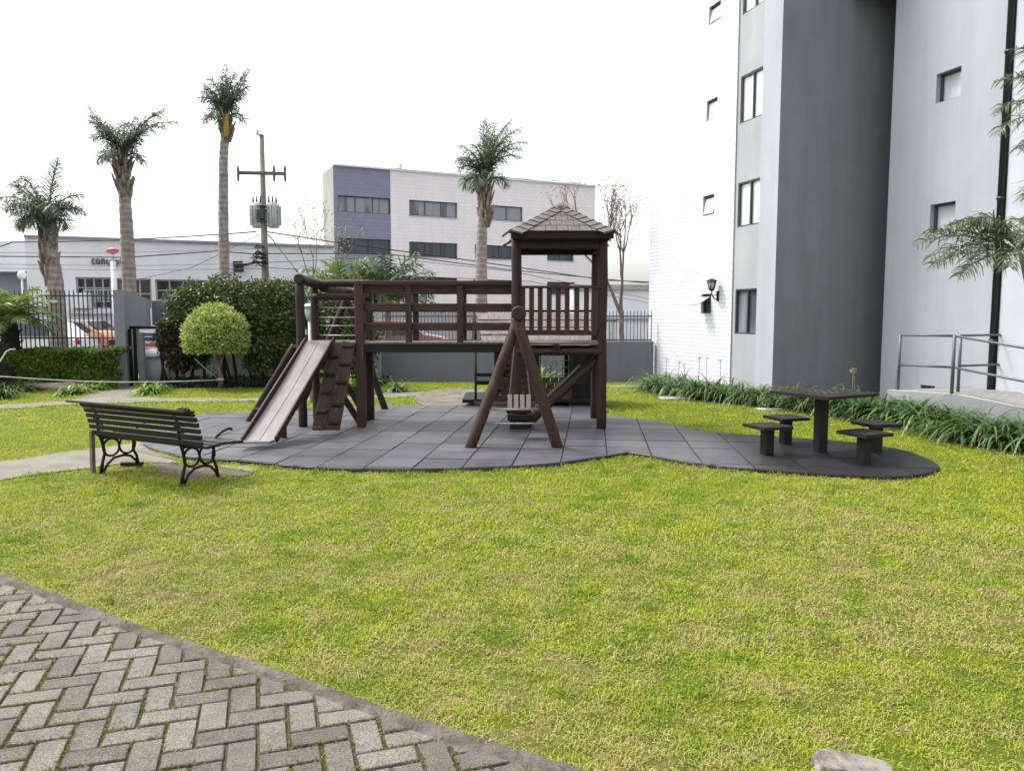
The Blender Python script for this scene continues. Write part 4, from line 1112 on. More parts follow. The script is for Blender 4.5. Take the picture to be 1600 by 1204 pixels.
# ------------------------------------------------------------ slatted bench on the left
def bench():
    A = G(156, 739); B = G(286, 759)              # back feet
    u = (B-A).normalized(); L = (B-A).length; f = Vector((-u.y, u.x, 0))      # f: facing direction (away from the viewer)
    t = thing('park_bench', 'dark slatted bench on ornate cast iron legs seen from behind beside the mat', 'bench', (A+B)/2)
    up = Vector((0,0,1)); D = .42
    Q = lambda s_, d_, z_: A + u*s_ + f*d_ + up*z_
    for s_ in (.02, L-.02):
        m_ = MB()
        m_.tube([Q(s_, .0, .0), Q(s_, .02, .10), Q(s_, .05, .2), Q(s_, .03, .32), Q(s_, .0, .42), Q(s_, -.012, .55), Q(s_, -.035, .66), Q(s_, -.08, .73)], [.020,.016,.016,.017,.018,.017,.016,.014], 8, ecc=1)
        m_.tube([Q(s_, .02, .0), Q(s_, .08, .09), Q(s_, .15, .14), Q(s_, .26, .15), Q(s_, .34, .13), Q(s_, .40, .07), Q(s_, .43, .0)], .014, 8)
        m_.tube([Q(s_, .43, .0), Q(s_, .41, .12), Q(s_, .37, .2), Q(s_, .385, .30), Q(s_, .40, .36)], .015, 8)
        m_.tube([Q(s_, .03, .36), Q(s_, .15, .37), Q(s_, .3, .37), Q(s_, .42, .37), Q(s_, .50, .35)], .015, 8)
        for cx_, cz_ in ((.125, .255), (.305, .255)):
            m_.ring(Q(s_, cx_, cz_), u, .090, .012, 26)
            m_.ring(Q(s_, cx_+.078, .345), u, .022, .006, 14)
        m_.ring(Q(s_, .02, .47), u, .035, .008, 16); m_.ring(Q(s_, -.02, .58), u, .03, .008, 16)
        m_.build('iron_leg', IRON, t)
        m_ = MB()
        m_.tube([Q(s_, .26, .375), Q(s_, .33, .355), Q(s_, .38, .37), Q(s_, .43, .42), Q(s_, .50, .455), Q(s_, .58, .475), Q(s_, .62, .46)], .014, 8)
        m_.build('armrest', IRON, t)
    s0, s1 = -.09, L + .30
    # seat slats
    for k in range(5):
        d_ = .07 + k*.092; z_ = .395 - .012*abs(k-2)*.5
        m_ = MB(); m_.beam(Q(s0, d_, z_), Q(s1, d_, z_), .070, .026); m_.build('seat_slat', BENCHW, t)
    # back slats: from the seat up, leaning to the viewer, the last one rolled over flat
    spec = [(.425, .010, 6), (.485, .002, 8), (.545, -.010, 10), (.603, -.026, 14), (.658, -.046, 20), (.708, -.078, 45)]
    for z_, d_, an in spec:
        upv = (up*math.cos(R(an)) - f*math.sin(R(an)))
        m_ = MB(); m_.beam(Q(s0-.0, d_-.022, z_), Q(s1, d_-.022, z_), .024, .043 if z_ < .7 else .050, up=upv); m_.build('back_slat', BENCHW, t)
    # top slat hangs further out at the left end
    m_ = MB(); m_.beam(Q(s0-.09, -.150, .745), Q(s1-.0, -.140, .738), .115, .022, up=up - f*-.15); m_.build('top_slat', BENCHW, t)
    m_ = MB()
    for k in range(5): 
        c = Q(s1-.14+k*.028, -.13 + .006*(k % 2), .752 + .008*(k % 2)); m_.ell(c, (.022, .022, .018), 8, 6)
    m_.build('end_scroll', IRON, t)
    m_ = MB(); m_.beam(Q(-.05, -.04, -.0), Q(-.05, -.03, .44), .045, .035, up=f); m_.build('timber_leg', WOODG, t)
    m_ = MB(); c = Q(.03, .44, .01); m_.box(c - Vector((.20,.03,.0)), c + Vector((.02,.03,.035))); m_.build('foot_plate', WOODB, t)
bench()

# ------------------------------------------------------------ picnic table and stools
def pic():
    z = .76; c = Vector((3.50, 8.70, 0)); pb = G(1281, 712)
    t = thing('picnic_table', 'square dark picnic table on a single post on the round mat end', 'table', (pb.x, pb.y, .03))
    cs = [G(1210, 609, z), G(1284, 620.5, z), G(1366, 614.5, z)]; cs.append(cs[0] + cs[2] - cs[1])
    cc = (cs[0]+cs[2])/2; u = (cs[2]-cs[1]).normalized(); v = Vector((-u.y, u.x, 0)); s_ = .80
    mb = MB(); mb.beam(cc - u*s_/2 + Vector((0,0,-.02)), cc + u*s_/2 + Vector((0,0,-.02)), s_, .035); mb.build('table_top', TABLEM, t)
    mb = MB(); k = 8
    for i in range(k):
        for j in range(k):
            if (i+j) % 2: continue
            p = cc + u*(-.20 + .05*i) + v*(-.20+.05*j); mb.quad([(*(p)[:2], z+.0015), (*(p+u*.05)[:2], z+.0015), (*(p+u*.05+v*.05)[:2], z+.0015), (*(p+v*.05)[:2], z+.0015)])
    mb.build('chess_squares', TABLETOP, t)
    mb = MB(); mb.beam((pb.x, pb.y, 0), (pb.x, pb.y, z-.04), .12, .12, up=(math.cos(.3), math.sin(.3), 0)); mb.build('pedestal', TABLEM, t)
    mb = MB(); mb.beam((pb.x-.17, pb.y, z-.06), (pb.x+.17, pb.y, z-.06), .1, .04); mb.build('bracket', TABLEM, t)
    labs = ['front left stool of the picnic table, nearest the wooden play set', 'rear left stool, partly behind the front left stool', 'front right stool, nearest the rounded end of the mat', 'rear right stool, closest to the planted border']
    # first stool
    pos = [G(1198, 716), G(1227, 699), G(1349, 730), G(1367, 711)]
    st = thing('stool', labs[0], 'stool', (pos[0].x, pos[0].y, 0), .32, 'square stools around the picnic table')
    mb = MB(); h = .385
    mb.beam((-.195, 0, h-.018), (.195, 0, h-.018), .39, .036); mb.build('seat', TABLEM, st)
    mb = MB(); mb.beam((0, 0, .02), (0, 0, h-.037), .115, .115, up=(0,1,0)); mb.build('pedestal', TABLEM, st)
    for p, l_, rz in zip(pos[1:], labs[1:], (.28, .40, .22)):
        c_ = copy_tree(st); c_.location = (p.x, p.y, 0); c_.rotation_euler = (0,0,rz); c_['label'] = l_
pic()

# ------------------------------------------------------------ leaf materials and plants
LF_DARK = M_leaf('dark_shrub_leaf', [(.016,.026,.010),(.045,.070,.022),(.115,.150,.042),(.22,.25,.08)], .45, .15)
LF_RED = M_leaf('reddish_shrub_leaf', [(.016,.012,.010),(.045,.028,.02),(.06,.055,.022),(.10,.10,.035)], .5, .15)
LF_TOP = M_leaf('topiary_leaf', [(.10,.15,.03),(.28,.34,.09),(.50,.54,.20),(.70,.72,.36)], .5, .25, 9)
LF_HEDGE = M_leaf('hedge_leaf', [(.02,.045,.012),(.06,.12,.022),(.14,.23,.04),(.24,.32,.06)], .4, .2, 3)
LF_STRAP = M_leaf('strap_leaf', [(.02,.045,.012),(.05,.10,.025),(.10,.17,.045),(.18,.25,.08)], .38, .2, 2)
LF_LIME = M_leaf('lime_strap_leaf', [(.06,.12,.02),(.14,.24,.03),(.24,.34,.06)], .45, .25, 2)
LF_PALM = M_leaf('queen_palm_leaf', [(.035,.065,.040),(.08,.125,.078),(.17,.22,.15)], .45, .2, 1.5)
LF_PALM2 = M_leaf('garden_palm_leaf', [(.03,.05,.022),(.07,.10,.045),(.15,.18,.08)], .42, .25, 2.5)
LF_FAN = M_leaf('cycad_leaf', [(.06,.10,.03),(.16,.23,.07),(.34,.41,.19)], .45, .3, 2)
LF_BUD = M_leaf('tree_bud', [(.20,.12,.11),(.32,.20,.17),(.28,.24,.14)], .6, .2, 2)
LF_BUD2 = M_leaf('pale_tree_leaf', [(.22,.20,.13),(.32,.31,.16),(.40,.39,.22)], .6, .2, 2)
def M_bark(name, c1, c2, ring=0.0, sc=6):
    m = N(name); n1 = m.noise(m.world((1,1,.5)), sc, 5, .75); col = m.ramp(n1, [(.35, c2), (.62, c1)])
    if ring:
        s_ = m.n('SeparateXYZ'); m.l(m.world(), s_.inputs[0])
        wv = m.math('SINE', m.math('ADD', m.math('MULTIPLY', s_.outputs['Z'], ring), m.math('MULTIPLY', n1, 2.5)))
        col = m.mix(.8, col, m.ramp(wv, [(.0, (.72,.68,.65)), (.6, (1,1,1))]), 'MULTIPLY')
    n2 = m.noise(m.world(), 35, 4, .7)
    return m.done(col, .9, m.bump(n2, .7, .02), .2)
BARKP = M_bark('palm_bark', (.42,.38,.35), (.22,.19,.17), 38, 9)
BARKB = M_bark('palm_boot_bark', (.40,.32,.27), (.12,.085,.07), 0, 9)
BARK = M_bark('tree_bark', (.22,.195,.17), (.12,.10,.09))
BARKD = M_bark('dark_bark', (.035,.03,.028), (.018,.016,.015))
STEM = M_plain('palm_stem', (.16,.18,.08), (.10,.11,.05), 8, .6)

def blobs_tree(name, label, cat, blobs, n, mat, size, trunk_pts=None, group=None, base=None, bark=BARKD, wd=.55, shell=.5, up=.25):
    base = base or blobs[0][0]
    t = thing(name, label, cat, (base[0], base[1], 0), group=group)
    tot = sum(b[1][0]*b[1][2] for b in blobs); Q = []
    for c, r in blobs:
        k = int(n * r[0]*r[2]/tot); P, d = ellip_points(c, r, k, shell)
        Q.append(leaf_quads(P, size, size*wd, up, d, .5))
    V_ = np.concatenate(Q); V_[:, :, 2] = np.maximum(V_[:, :, 2], .02)
    np_mesh('crown', V_, 4, mat, t)
    if trunk_pts:
        m_ = MB()
        for pts, rs in trunk_pts: m_.tube(pts, rs, 8, .1)
        m_.build('trunk', bark, t)
    return t
def px_blob(x0, x1, y0, y1, Y, dy=None):
    a = W(x0, (y0+y1)/2, Y); b = W(x1, (y0+y1)/2, Y); zt = W((x0+x1)/2, y0, Y).z; zb = W((x0+x1)/2, y1, Y).z
    rx = (b.x-a.x)/2; return ((a.x+rx, Y, (zt+zb)/2), (rx, dy or rx*.9, (zt-zb)/2))

# topiary
tp = G(345, 607); r_ = (W(387,520,tp.y).x - W(289,520,tp.y).x)/2
cx = W(338, 520, tp.y).x; zt = W(338, 476, tp.y).z; zb = W(338, 557, tp.y).z
t = thing('topiary_tree', 'clipped yellow green mushroom shaped topiary tree on the lawn', 'tree', (tp.x, tp.y, 0))
n_ = 15000; d = rng.normal(size=(n_, 3)); d /= np.linalg.norm(d, axis=1, keepdims=True)
d[:, 2] = np.where(d[:, 2] < -.35, -.35 - .08*rng.random(n_), d[:, 2])
rad = 1 - .16 * rng.random((n_, 1))**1.5
rad *= 1 + .045*np.sin(d[:, :1]*14) * np.sin(d[:, 1:2]*12+1) + .02*np.sin(d[:, 2:3]*22)
zc = zb + (zt-zb)*.36
P = np.array([cx, tp.y, zc]) + d*rad*np.array([r_, r_, (zt-zc)])
V_ = leaf_quads(P, .05, .032, .3, d, .9)
Px = P[:1400] + d[:1400]*.05*rng.random((1400,1)); V_ = np.concatenate([V_, leaf_quads(Px, .07, .035, .6, d[:1400], 1.2)]); np_mesh('crown', V_, 4, LF_TOP, t)
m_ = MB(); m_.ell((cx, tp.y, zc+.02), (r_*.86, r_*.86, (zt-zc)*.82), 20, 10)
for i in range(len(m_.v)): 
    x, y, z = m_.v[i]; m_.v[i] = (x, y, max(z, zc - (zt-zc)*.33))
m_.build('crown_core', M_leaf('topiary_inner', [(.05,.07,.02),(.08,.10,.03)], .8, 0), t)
m_ = MB(); m_.tube([(tp.x, tp.y, 0), (tp.x+.02, tp.y, .25), (tp.x-.03, tp.y, .45), (tp.x-.06, tp.y, .85)], [.06,.045,.04,.04], 10, .08)
m_.tube([(tp.x-.02, tp.y, .42), (tp.x+.04, tp.y, .62), (tp.x+.12, tp.y, .85)], [.03,.028,.02], 8, .08); m_.build('trunk', BARK, t)
# rope
pa = Vector((tp.x, tp.y-.06, W(345, 593, tp.y).z)); pb = W(-60, 583, 14.2); pts = []
for i in range(21):
    f_ = i/20; p = pa.lerp(pb, f_); p.z -= .10*math.sin(f_*math.pi) ; pts.append(p)
t = thing('garden_rope', 'thin white rope stretched low from the topiary trunk across to the left', 'rope', pa)
m_ = MB(); m_.tube(pts, .011, 6); m_.build('long_rope', ROPE, t)
m_ = MB(); q = W(304, 560, tp.y-.4); m_.tube([pa, pa.lerp(q, .5)+Vector((0,0,-.02)), q], .007, 6); m_.build('short_rope', ROPE, t)
m_ = MB(); m_.ring(pa + Vector((0,.06,0)), (0,0,1), .065, .012, 16); m_.ring(pa + Vector((0,.06,.02)), (0,0,1), .063, .011, 16); m_.build('rope_knot', ROPE, t)

# shrubs behind
def shrub(label, blobs, n, mat, size, stems, **k):
    tr = []
    for x, Y, h in stems:
        b = Vector((x, Y, 0)); top = Vector((x + random.uniform(-.3,.3), Y, h)); mid = b.lerp(top, .5) + Vector((random.uniform(-.08,.08),0,0))
        tr.append(([b, mid, top], [.04,.03,.02]))
    return blobs_tree('large_shrub', label, 'shrub', blobs, n, mat, size, tr, 'big evergreen shrubs behind the topiary', **k)
SY = 17.7
shrub('large dark reddish shrub next to the black gate frame', [px_blob(246,294,497,560,SY-.1), px_blob(258,302,515,580,SY-.2)], 9000, LF_RED, .075, [(W(x,590,SY).x, SY, 1.0) for x in (252, 262, 278)])
shrub('tall green shrub whose crown rises behind the topiary', [px_blob(262,350,440,545,SY+.1), px_blob(300,400,437,540,SY+.2), px_blob(290,330,520,575,SY)], 22000, LF_DARK, .075, [(W(x,590,SY).x, SY, 1.2) for x in (296, 318, 352, 362, 371)])
shrub('broad dark green shrub between the topiary and the slide', [px_blob(375,455,436,530,SY+.1), px_blob(415,482,437,540,SY), px_blob(372,470,490,582,SY+.1)], 26000, LF_DARK, .075, [(W(x,590,SY).x, SY, 1.1) for x in (392, 410, 436, 450)])
shrub('loose dark shrub seen through the rungs of the play set', [px_blob(478,560,452,560,SY+.1), px_blob(520,590,478,585,SY), px_blob(470,520,520,598,SY)], 15000, LF_DARK, .08, [(W(x,590,SY).x, SY, 1.1) for x in (500, 530, 556)])
# shade-loving low dark ground cover below them
P = np.stack([rng.uniform(W(262,598,17.6).x, W(600,598,17.6).x, 9000), rng.uniform(17.0, 18.7, 9000), rng.uniform(0, .16, 9000)], 1)
V_ = leaf_quads(P, .07, .04, .5); tag(np_mesh('ground_cover', V_, 4, M_leaf('ground_cover_leaf', [(.012,.02,.008),(.025,.04,.012)], .6, .1)), 'dark ground cover growing under the big shrubs', 'ground cover', kind='stuff')

# clipped hedge
ha, hb = W(-60, 600, 16.9).x, W(184, 600, 16.9).x; hz = W(100, 549, 16.9).z
t = thing('hedge', 'low clipped dark green hedge in front of the spiked fence', 'hedge', ((ha+hb)/2, 17.1, 0))
n_ = 26000; x = rng.uniform(ha, hb, n_); k_ = rng.random(n_)
y = np.where(k_ < .6, 16.9 + .12*rng.random(n_)**1.5, rng.uniform(16.9, 17.5, n_)); z = np.where(k_ < .6, rng.uniform(.05, hz, n_), hz - .1*rng.random(n_)**1.5)
y = y + .05*np.sin(x*5) + .04*np.sin(z*9+x*3); z = z + .03*np.sin(x*7)
dd = np.stack([np.zeros(n_), np.where(k_ < .6, -1, 0), np.where(k_ < .6, .3, 1)], 1)
np_mesh('foliage', leaf_quads(np.stack([x, y, z], 1), .075, .045, .2, dd, .7), 4, LF_HEDGE, t)
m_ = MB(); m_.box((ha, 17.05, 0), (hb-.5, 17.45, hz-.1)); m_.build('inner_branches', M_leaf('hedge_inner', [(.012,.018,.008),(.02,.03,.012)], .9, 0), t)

# strap-leaved clumps
def clump_mesh(seed, n, L, wd, spread=1.0, mat=LF_STRAP, parent=None, name='leaves', up0=75):
    r = np.random.default_rng(seed); Q = []; rn = []
    for i in range(n):
        az = r.uniform(0, 2*math.pi); el = R(up0 - r.random()**.8*50*spread); l_ = L*(.55+.6*r.random()); w_ = wd*(.7+.5*r.random())
        p = np.array([r.normal()*.05*L*2, r.normal()*.05*L*2, 0.0]); dirh = np.array([math.cos(az), math.sin(az), 0]); sd = np.array([-dirh[1], dirh[0], 0]); K = 6
        pts = [p.copy()]; e = el; br = R(14 + r.random()*16)
        for k in range(K):
            p = p + (dirh*math.cos(e) + np.array([0,0,math.sin(e)]))*l_/K; e -= br; pts.append(p.copy())
        c = r.random()
        for k in range(K):
            w0 = w_*(1 - (k/K)**2.2)*(.6+.4*min(1, k/1.5)); w1 = w_*(1-((k+1)/K)**2.2)
            Q.append([pts[k]-sd*w0/2, pts[k]+sd*w0/2, pts[k+1]+sd*max(w1,.001)/2, pts[k+1]-sd*max(w1,.001)/2]); rn.append(min(1, c*.7 + .3*k/K))
    V_ = np.array(Q); V_[:, :, 2] = np.maximum(V_[:, :, 2], .01)
    return V_, np.array(rn)
protos = []
def clump(label, group, loc, sc=1.0, k=0, rz=None):
    if len(protos) <= k:
        t = thing('strap_leaf_plant', label, 'plant', (0,0,0), group=group)
        V_, rn = clump_mesh(100+k, 100, .98, .045, .8, up0=84); np_mesh('leaves', V_, 4, LF_STRAP, t, rn); protos.append(t); c = t
    else: c = copy_tree(protos[k])
    c['label'] = label; c['group'] = group
    c.location = loc; c.rotation_euler = (0, 0, random.uniform(0, 6.28)); s_ = .80*sc*random.uniform(.85, 1.15); c.scale = (s_, s_, s_*random.uniform(.9, 1.1)); return c
front = Gp([(1012,611),(1030,616),(1060,621),(1100,627),(1140,631),(1180,636),(1220,640),(1260,645),(1300,650),(1340,657),(1380,664),(1420,672),(1460,682),(1500,693),(1540,700),(1580,706),(1630,712)])
G1 = 'strap leaved plants in the border along the buildings'
def lab_for(x):
    return None
bi = 0; BEDC = []
secs = [(0, 3.6, 'strap leaved plant below the white brick wall, one of the far border row'), (3.6, 5.6, 'strap leaved plant in front of the dark grey end wall'), (5.6, 99, 'strap leaved plant in front of the pale ramp wall')]
for row, (offx, offy) in enumerate(((.12,.25),(.42,.62))):
    acc = 0; pts = smooth(front, 8)
    last = None
    for p in pts:
        v = Vector(p)
        if last is None or (v-last).length > .30:
            last = v
            q = v + Vector((offx, offy)) + Vector((random.uniform(-.06,.06), random.uniform(-.08,.08)))
            pxq = 800 + F*q.x/q.y; rw = ('front row', 'back row')[row]
            sec = ('far end of the white brick wall' if pxq < 1075 else 'white brick wall under the lantern' if pxq < 1145 else 'grey window strip and pale pier' if pxq < 1215 else
                   'dark end wall left of the table post' if pxq < 1285 else 'dark end wall right of the table post' if pxq < 1375 else 'left end of the ramp wall' if pxq < 1450 else 'ramp wall under the handrail' if pxq < 1530 else 'ramp slope at the right frame edge')
            clump('strap leaved border plant, %s, below the %s' % (rw, sec), 'border plants, %s, below the %s' % (rw, sec), (q.x, q.y, 0), .95 if q.x < 4.9 else 1.0, bi % 4); bi += 1
BEDP = front + [(front[-1][0]+2, front[-1][1]+2), (5.2, 16), (3.3, 18.5)]
flat('planting_bed', BEDP, .008, M_plain('bed_soil', (.035,.028,.02), (.018,.014,.01), 5, .95, .8, .02, 30))
# dry flower stalks
for k, px in enumerate((1038, 1057, 1070, 1089, 1103, 1125, 1330, 1338, 1397)):
    g = front[min(16, 1 + k*1)]; b = W(px, 600, G(px, 622 if px < 1200 else 652).y + .3); b.z = 0
    t = thing('flower_stalk', ['thin dry flower stalk nearest the far corner of the white brick wall','second dry flower stalk from the far corner of the white wall','dry flower stalk third from the far wall corner','dry flower stalk left of the one below the wall lantern','dry flower stalk below the open small window','dry flower stalk nearest the grey window strip','dry flower stalk above the left half of the picnic table','dry flower stalk above the right half of the picnic table','dry flower stalk at the left end of the ramp wall'][k], 'flower stalk', b, group='dry flower stalks above the border')
    m_ = MB(); top = Vector((random.uniform(-.05,.05), 0, random.uniform(.62,.8))); m_.tube([b, b+top*.5+Vector((.01,0,0)), b+top], .005, 5); m_.build('stem', STEM, t)
    Q = leaf_quads(np.array(b+top)[None, :] + rng.normal(size=(18,3))*.018, .04, .012, .3); np_mesh('seed_head', Q, 4, LF_BUD2, t)

# clumps by the gate
def own_clump(label, loc, n, L, wd, mat, seed, name='leafy_plant', sp=1.0, up0=75):
    t = thing(name, label, 'plant', loc); V_, rn = clump_mesh(seed, n, L, wd, sp, up0=up0); V_ = V_ + np.array(loc); np_mesh('leaves', V_, 4, mat, t, rn); return t
for k, (px, py, s_) in enumerate(((105,618,.5),(125,615,.55),(145,611,.5),(163,608,.5),(176,604,.45))):
    p = G(px, py); own_clump(('long leaved lime plant at the corner of the log edging', 'long leaved lime plant, second in the row left of the gate path', 'long leaved lime plant in the middle of the row left of the gate path', 'long leaved lime plant, fourth in the row left of the gate path', 'long leaved lime plant touching the entrance wall')[k], p, 70, s_, .035, LF_LIME, 300+k)
for k, (px, py, s_) in enumerate(((232,616,.6),(250,611,.5),(262,606,.4))):
    p = G(px, py); own_clump(('lime green leafy plant at the right edge of the gate path', 'middle leafy plant below the reddish shrub', 'small dark leafy plant at the foot of the topiary side bed')[k], p, 80, s_, .045, LF_LIME if k < 2 else LF_STRAP, 320+k)
for k, (px, py, s_) in enumerate(((4,622,.7),(34,612,.7),(-30,618,.8))):
    p = G(px, py); own_clump(('dark spiky leaved plant at the far left frame edge', 'dark spiky leaved plant below the cycad trunk', 'dark spiky plant outside the left edge')[k], p, 110, s_, .03, LF_STRAP, 330+k)
p = G(622, 612); own_clump('small bushy plant below the end of the blue grey wall', p, 70, .6, .04, LF_STRAP, 340)
p = W(552, 600, 15.8); p.z = 0; own_clump('bright yellow green plant behind the climbing board', p, 60, 1.2, .06, LF_LIME, 341, sp=.5)
p = W(850, 600, 16.5); p.z = 0; own_clump('bright yellow green plant seen through the playhouse', p, 60, 1.1, .06, LF_LIME, 342, sp=.5)

# log edging
a = G(22, 610); b = G(148, 609)
t = thing('log_edging', 'pale rough log edging in front of the hedge', 'edging', (a+b)/2)
m_ = MB(); m_.log(a + Vector((0,0,.06)), b + Vector((0,0,.06)), .055); m_.log(a + Vector((.1,.25,.08)), b + Vector((.1,.3,.13)), .05); m_.log(a + Vector((.5,.1,.10)), b + Vector((-.5,.15,.12)), .04); m_.build('logs', M_wood('pale_log', (.36,.29,.23), (.18,.14,.11), .8), t)

# ------------------------------------------------------------ palms
def frond(Q, rn, base, az, el, L, droop, nl=34, ll=.45, wd=.03, sag=.7, plum=.4, stemmb=None, r0=.02, tipel=None, twist=0):
    base = np.array(base, float); p = base.copy(); K = 16; pts = [p.copy()]; ds = []
    e = el
    for k in range(K):
        dv = np.array([math.cos(az)*math.cos(e), math.sin(az)*math.cos(e), math.sin(e)]); ds.append(dv)
        p = p + dv*L/K; pts.append(p.copy()); e -= droop/K*(.4+1.2*k/K)
    ds.append(ds[-1]); pts = np.array(pts)
    if stemmb is not None: stemmb.tube([tuple(q) for q in pts[::3]] + [tuple(pts[-1])], [r0*(1-.8*i/len(pts[::3])) for i in range(len(pts[::3])+1)], 5, cap=False)
    for i in range(nl):
        f = .14 + .86*i/nl; x = f*K; k = min(K-1, int(x)); o = pts[k] + (pts[k+1]-pts[k])*(x-k); dv = ds[k]
        sd = np.cross(dv, [0,0,1.0]); nn = np.linalg.norm(sd); sd = sd/nn if nn > 1e-3 else np.array([math.sin(az), -math.cos(az), 0]); upv = np.cross(sd, dv)
        l_ = ll*math.sin(math.pi*min(1, .18+f*.80))**.6*(.85+.3*rng.random())
        for s_ in (-1, 1):
            d0 = sd*s_*(.75) + dv*(.65) + upv*rng.normal()*plum; d0 /= np.linalg.norm(d0)
            m_ = o + d0*l_*.5; d1 = d0 + np.array([0,0,-sag*(.6+.8*rng.random())]); d1 /= np.linalg.norm(d1); q = m_ + d1*l_*.5
            wv_ = np.cross(d0, upv + rng.normal(size=3)*.4); wv_ /= np.linalg.norm(wv_)+1e-9; c = rng.random()
            Q.append([o - wv_*wd*.25, o + wv_*wd*.25, m_ + wv_*wd*.5, m_ - wv_*wd*.5]); Q.append([m_ - wv_*wd*.5, m_ + wv_*wd*.5, q + wv_*.002, q - wv_*.002]); rn += [c, c]
def palm(label, pts_px, Y, r0, r1, boots, fronds, mat=LF_PALM, ll=.5, wd=.045, seedpod=None):
    """pts_px trunk line in the photo; boots: (z px from, to); fronds: (az deg from right, el deg, length, droop deg)"""
    P_ = [W(x, y, Y) for x, y in pts_px]; P_[0].z = -.05
    t = thing('palm_tree', label, 'palm tree', (P_[0].x, P_[0].y, 0))
    n_ = 26; pts = []
    for i in range(n_+1):
        f_ = i/n_*(len(P_)-1); k = min(len(P_)-2, int(f_)); pts.append(P_[k].lerp(P_[k+1], f_-k))
    m_ = MB(); m_.tube(pts, [r0 + (r1-r0)*(i/n_) + .012*(i % 2) for i in range(n_+1)], 14, .04); m_.build('trunk', BARKP, t)
    top = P_[-1]; zb = W(top.x, boots[0], Y).z if False else W(pts_px[-1][0], boots[0], Y).z; zt = top.z
    m_ = MB(); nb = boots[2] if len(boots) > 2 else 26
    core = [top + Vector((0,0,zb-zt)), top + Vector((0,0,(zb-zt)*.5)), top + Vector((0,0,.15))]; m_.tube(core, [r1*1.05, r1*1.25, r1*.7], 10, .15)
    for i in range(nb):
        f_ = i/nb; z = zb + (zt-zb)*f_; az = i*2.4; d_ = Vector((math.cos(az), math.sin(az), 0)); o = Vector((top.x, top.y, z)) + d_*r1*.75
        L_ = random.uniform(.35, .6)*boots[3] if len(boots) > 3 else random.uniform(.35,.6)
        m_.tube([o, o + d_*r1*.8 + Vector((0,0,L_*.45)), o + d_*(r1*1.0+random.random()*.10) + Vector((0,0,L_))], [.085, .065, .03], 5, .2, ecc=.6)
    m_.build('leaf_bases', BARKB, t)
    Q = []; rn = []; st = MB()
    fronds = list(fronds) + [(az_, 40, .85, 150) for az_ in (190, 345, 255, 120)]
    for az, el, L_, dr in fronds:
        frond(Q, rn, tuple(top + Vector((0,0,.1))), R(az), R(el), L_, R(dr), 46, ll, wd, .9, .5, st, .035)
    cr = np_mesh('crown', np.array(Q), 4, mat, t, np.array(rn)); st.build('stems', STEM, cr)
    if seedpod:
        m_ = MB(); p = W(*seedpod, Y-.2); m_.tube([p + Vector((.0,0,-.45)), p, p + Vector((0,0,.2))], [.05,.10,.08], 10, .3); m_.build('flower_spathe', M_plain('spathe_yellow', (.55,.40,.10), (.4,.27,.06), 8, .7), t)
    return t
palm('short queen palm on the far left with drooping crown over a shaggy trunk', [(93,548),(86,440),(80,395),(74,358)], 20.0, .23, .115, (448,0,30,.9),
     [(172,66,1.55,55),(160,74,1.6,45),(185,58,1.3,110),(200,68,1.4,110),(10,60,1.15,120),(0,70,1.1,140),(-20,80,1.75,20),(60,83,1.7,15),(170,72,1.5,60),(225,66,1.2,140),(250,60,1.1,140),(320,64,1.1,150),(175,50,1.05,150),(20,74,1.3,90)], ll=.50, wd=.024)
palm('tall queen palm above the grey entrance wall with wind swept fronds', [(203,470),(199,380),(195,310),(192,256)], 21.5, .195, .125, (315,0,24,1.0),
     [(175,64,1.75,22),(168,66,1.6,40),(185,72,1.4,60),(5,68,1.95,55),(0,62,2.0,85),(15,72,1.8,60),(-10,66,1.7,100),(60,84,1.35,40),(250,80,1.2,90),(200,76,1.1,120),(330,78,1.2,110),(100,85,1.3,50),(20,80,1.3,60),(180,80,1.2,70)], ll=.46, wd=.024)
palm('tallest slender palm with a yellow flower sheath beside the utility pole', [(349,460),(349,340),(349,250),(353,192)], 24, .165, .11, (222,0,20,1.0),
     [(165,58,1.25,30),(90,87,1.7,10),(60,82,1.6,20),(8,66,1.75,8),(20,72,1.7,15),(120,84,1.5,30),(0,74,1.3,60),(180,78,1.3,60),(200,74,1.1,110),(-30,76,1.2,110),(170,66,1.2,30),(300,80,1.3,60),(250,82,1.3,70),(5,80,1.5,40)], ll=.48, wd=.022, seedpod=(353,190))
palm('queen palm behind the bridge with a narrow upright crown', [(752,500),(752,400),(754,335),(758,292)], 23, .185, .115, (355,0,30,1.0),
     [(60,84,2.1,40),(40,82,2.2,55),(5,80,2.1,70),(80,87,2.0,20),(0,78,1.9,100),(175,74,1.25,110),(185,80,1.4,70),(190,72,1.1,140),(210,78,1.3,130),(-20,78,1.7,120),(-40,80,1.9,90),(100,85,1.9,20),(10,84,2.1,50),(250,80,1.5,110),(15,76,1.6,120),(290,82,1.6,80)], ll=.50, wd=.022)

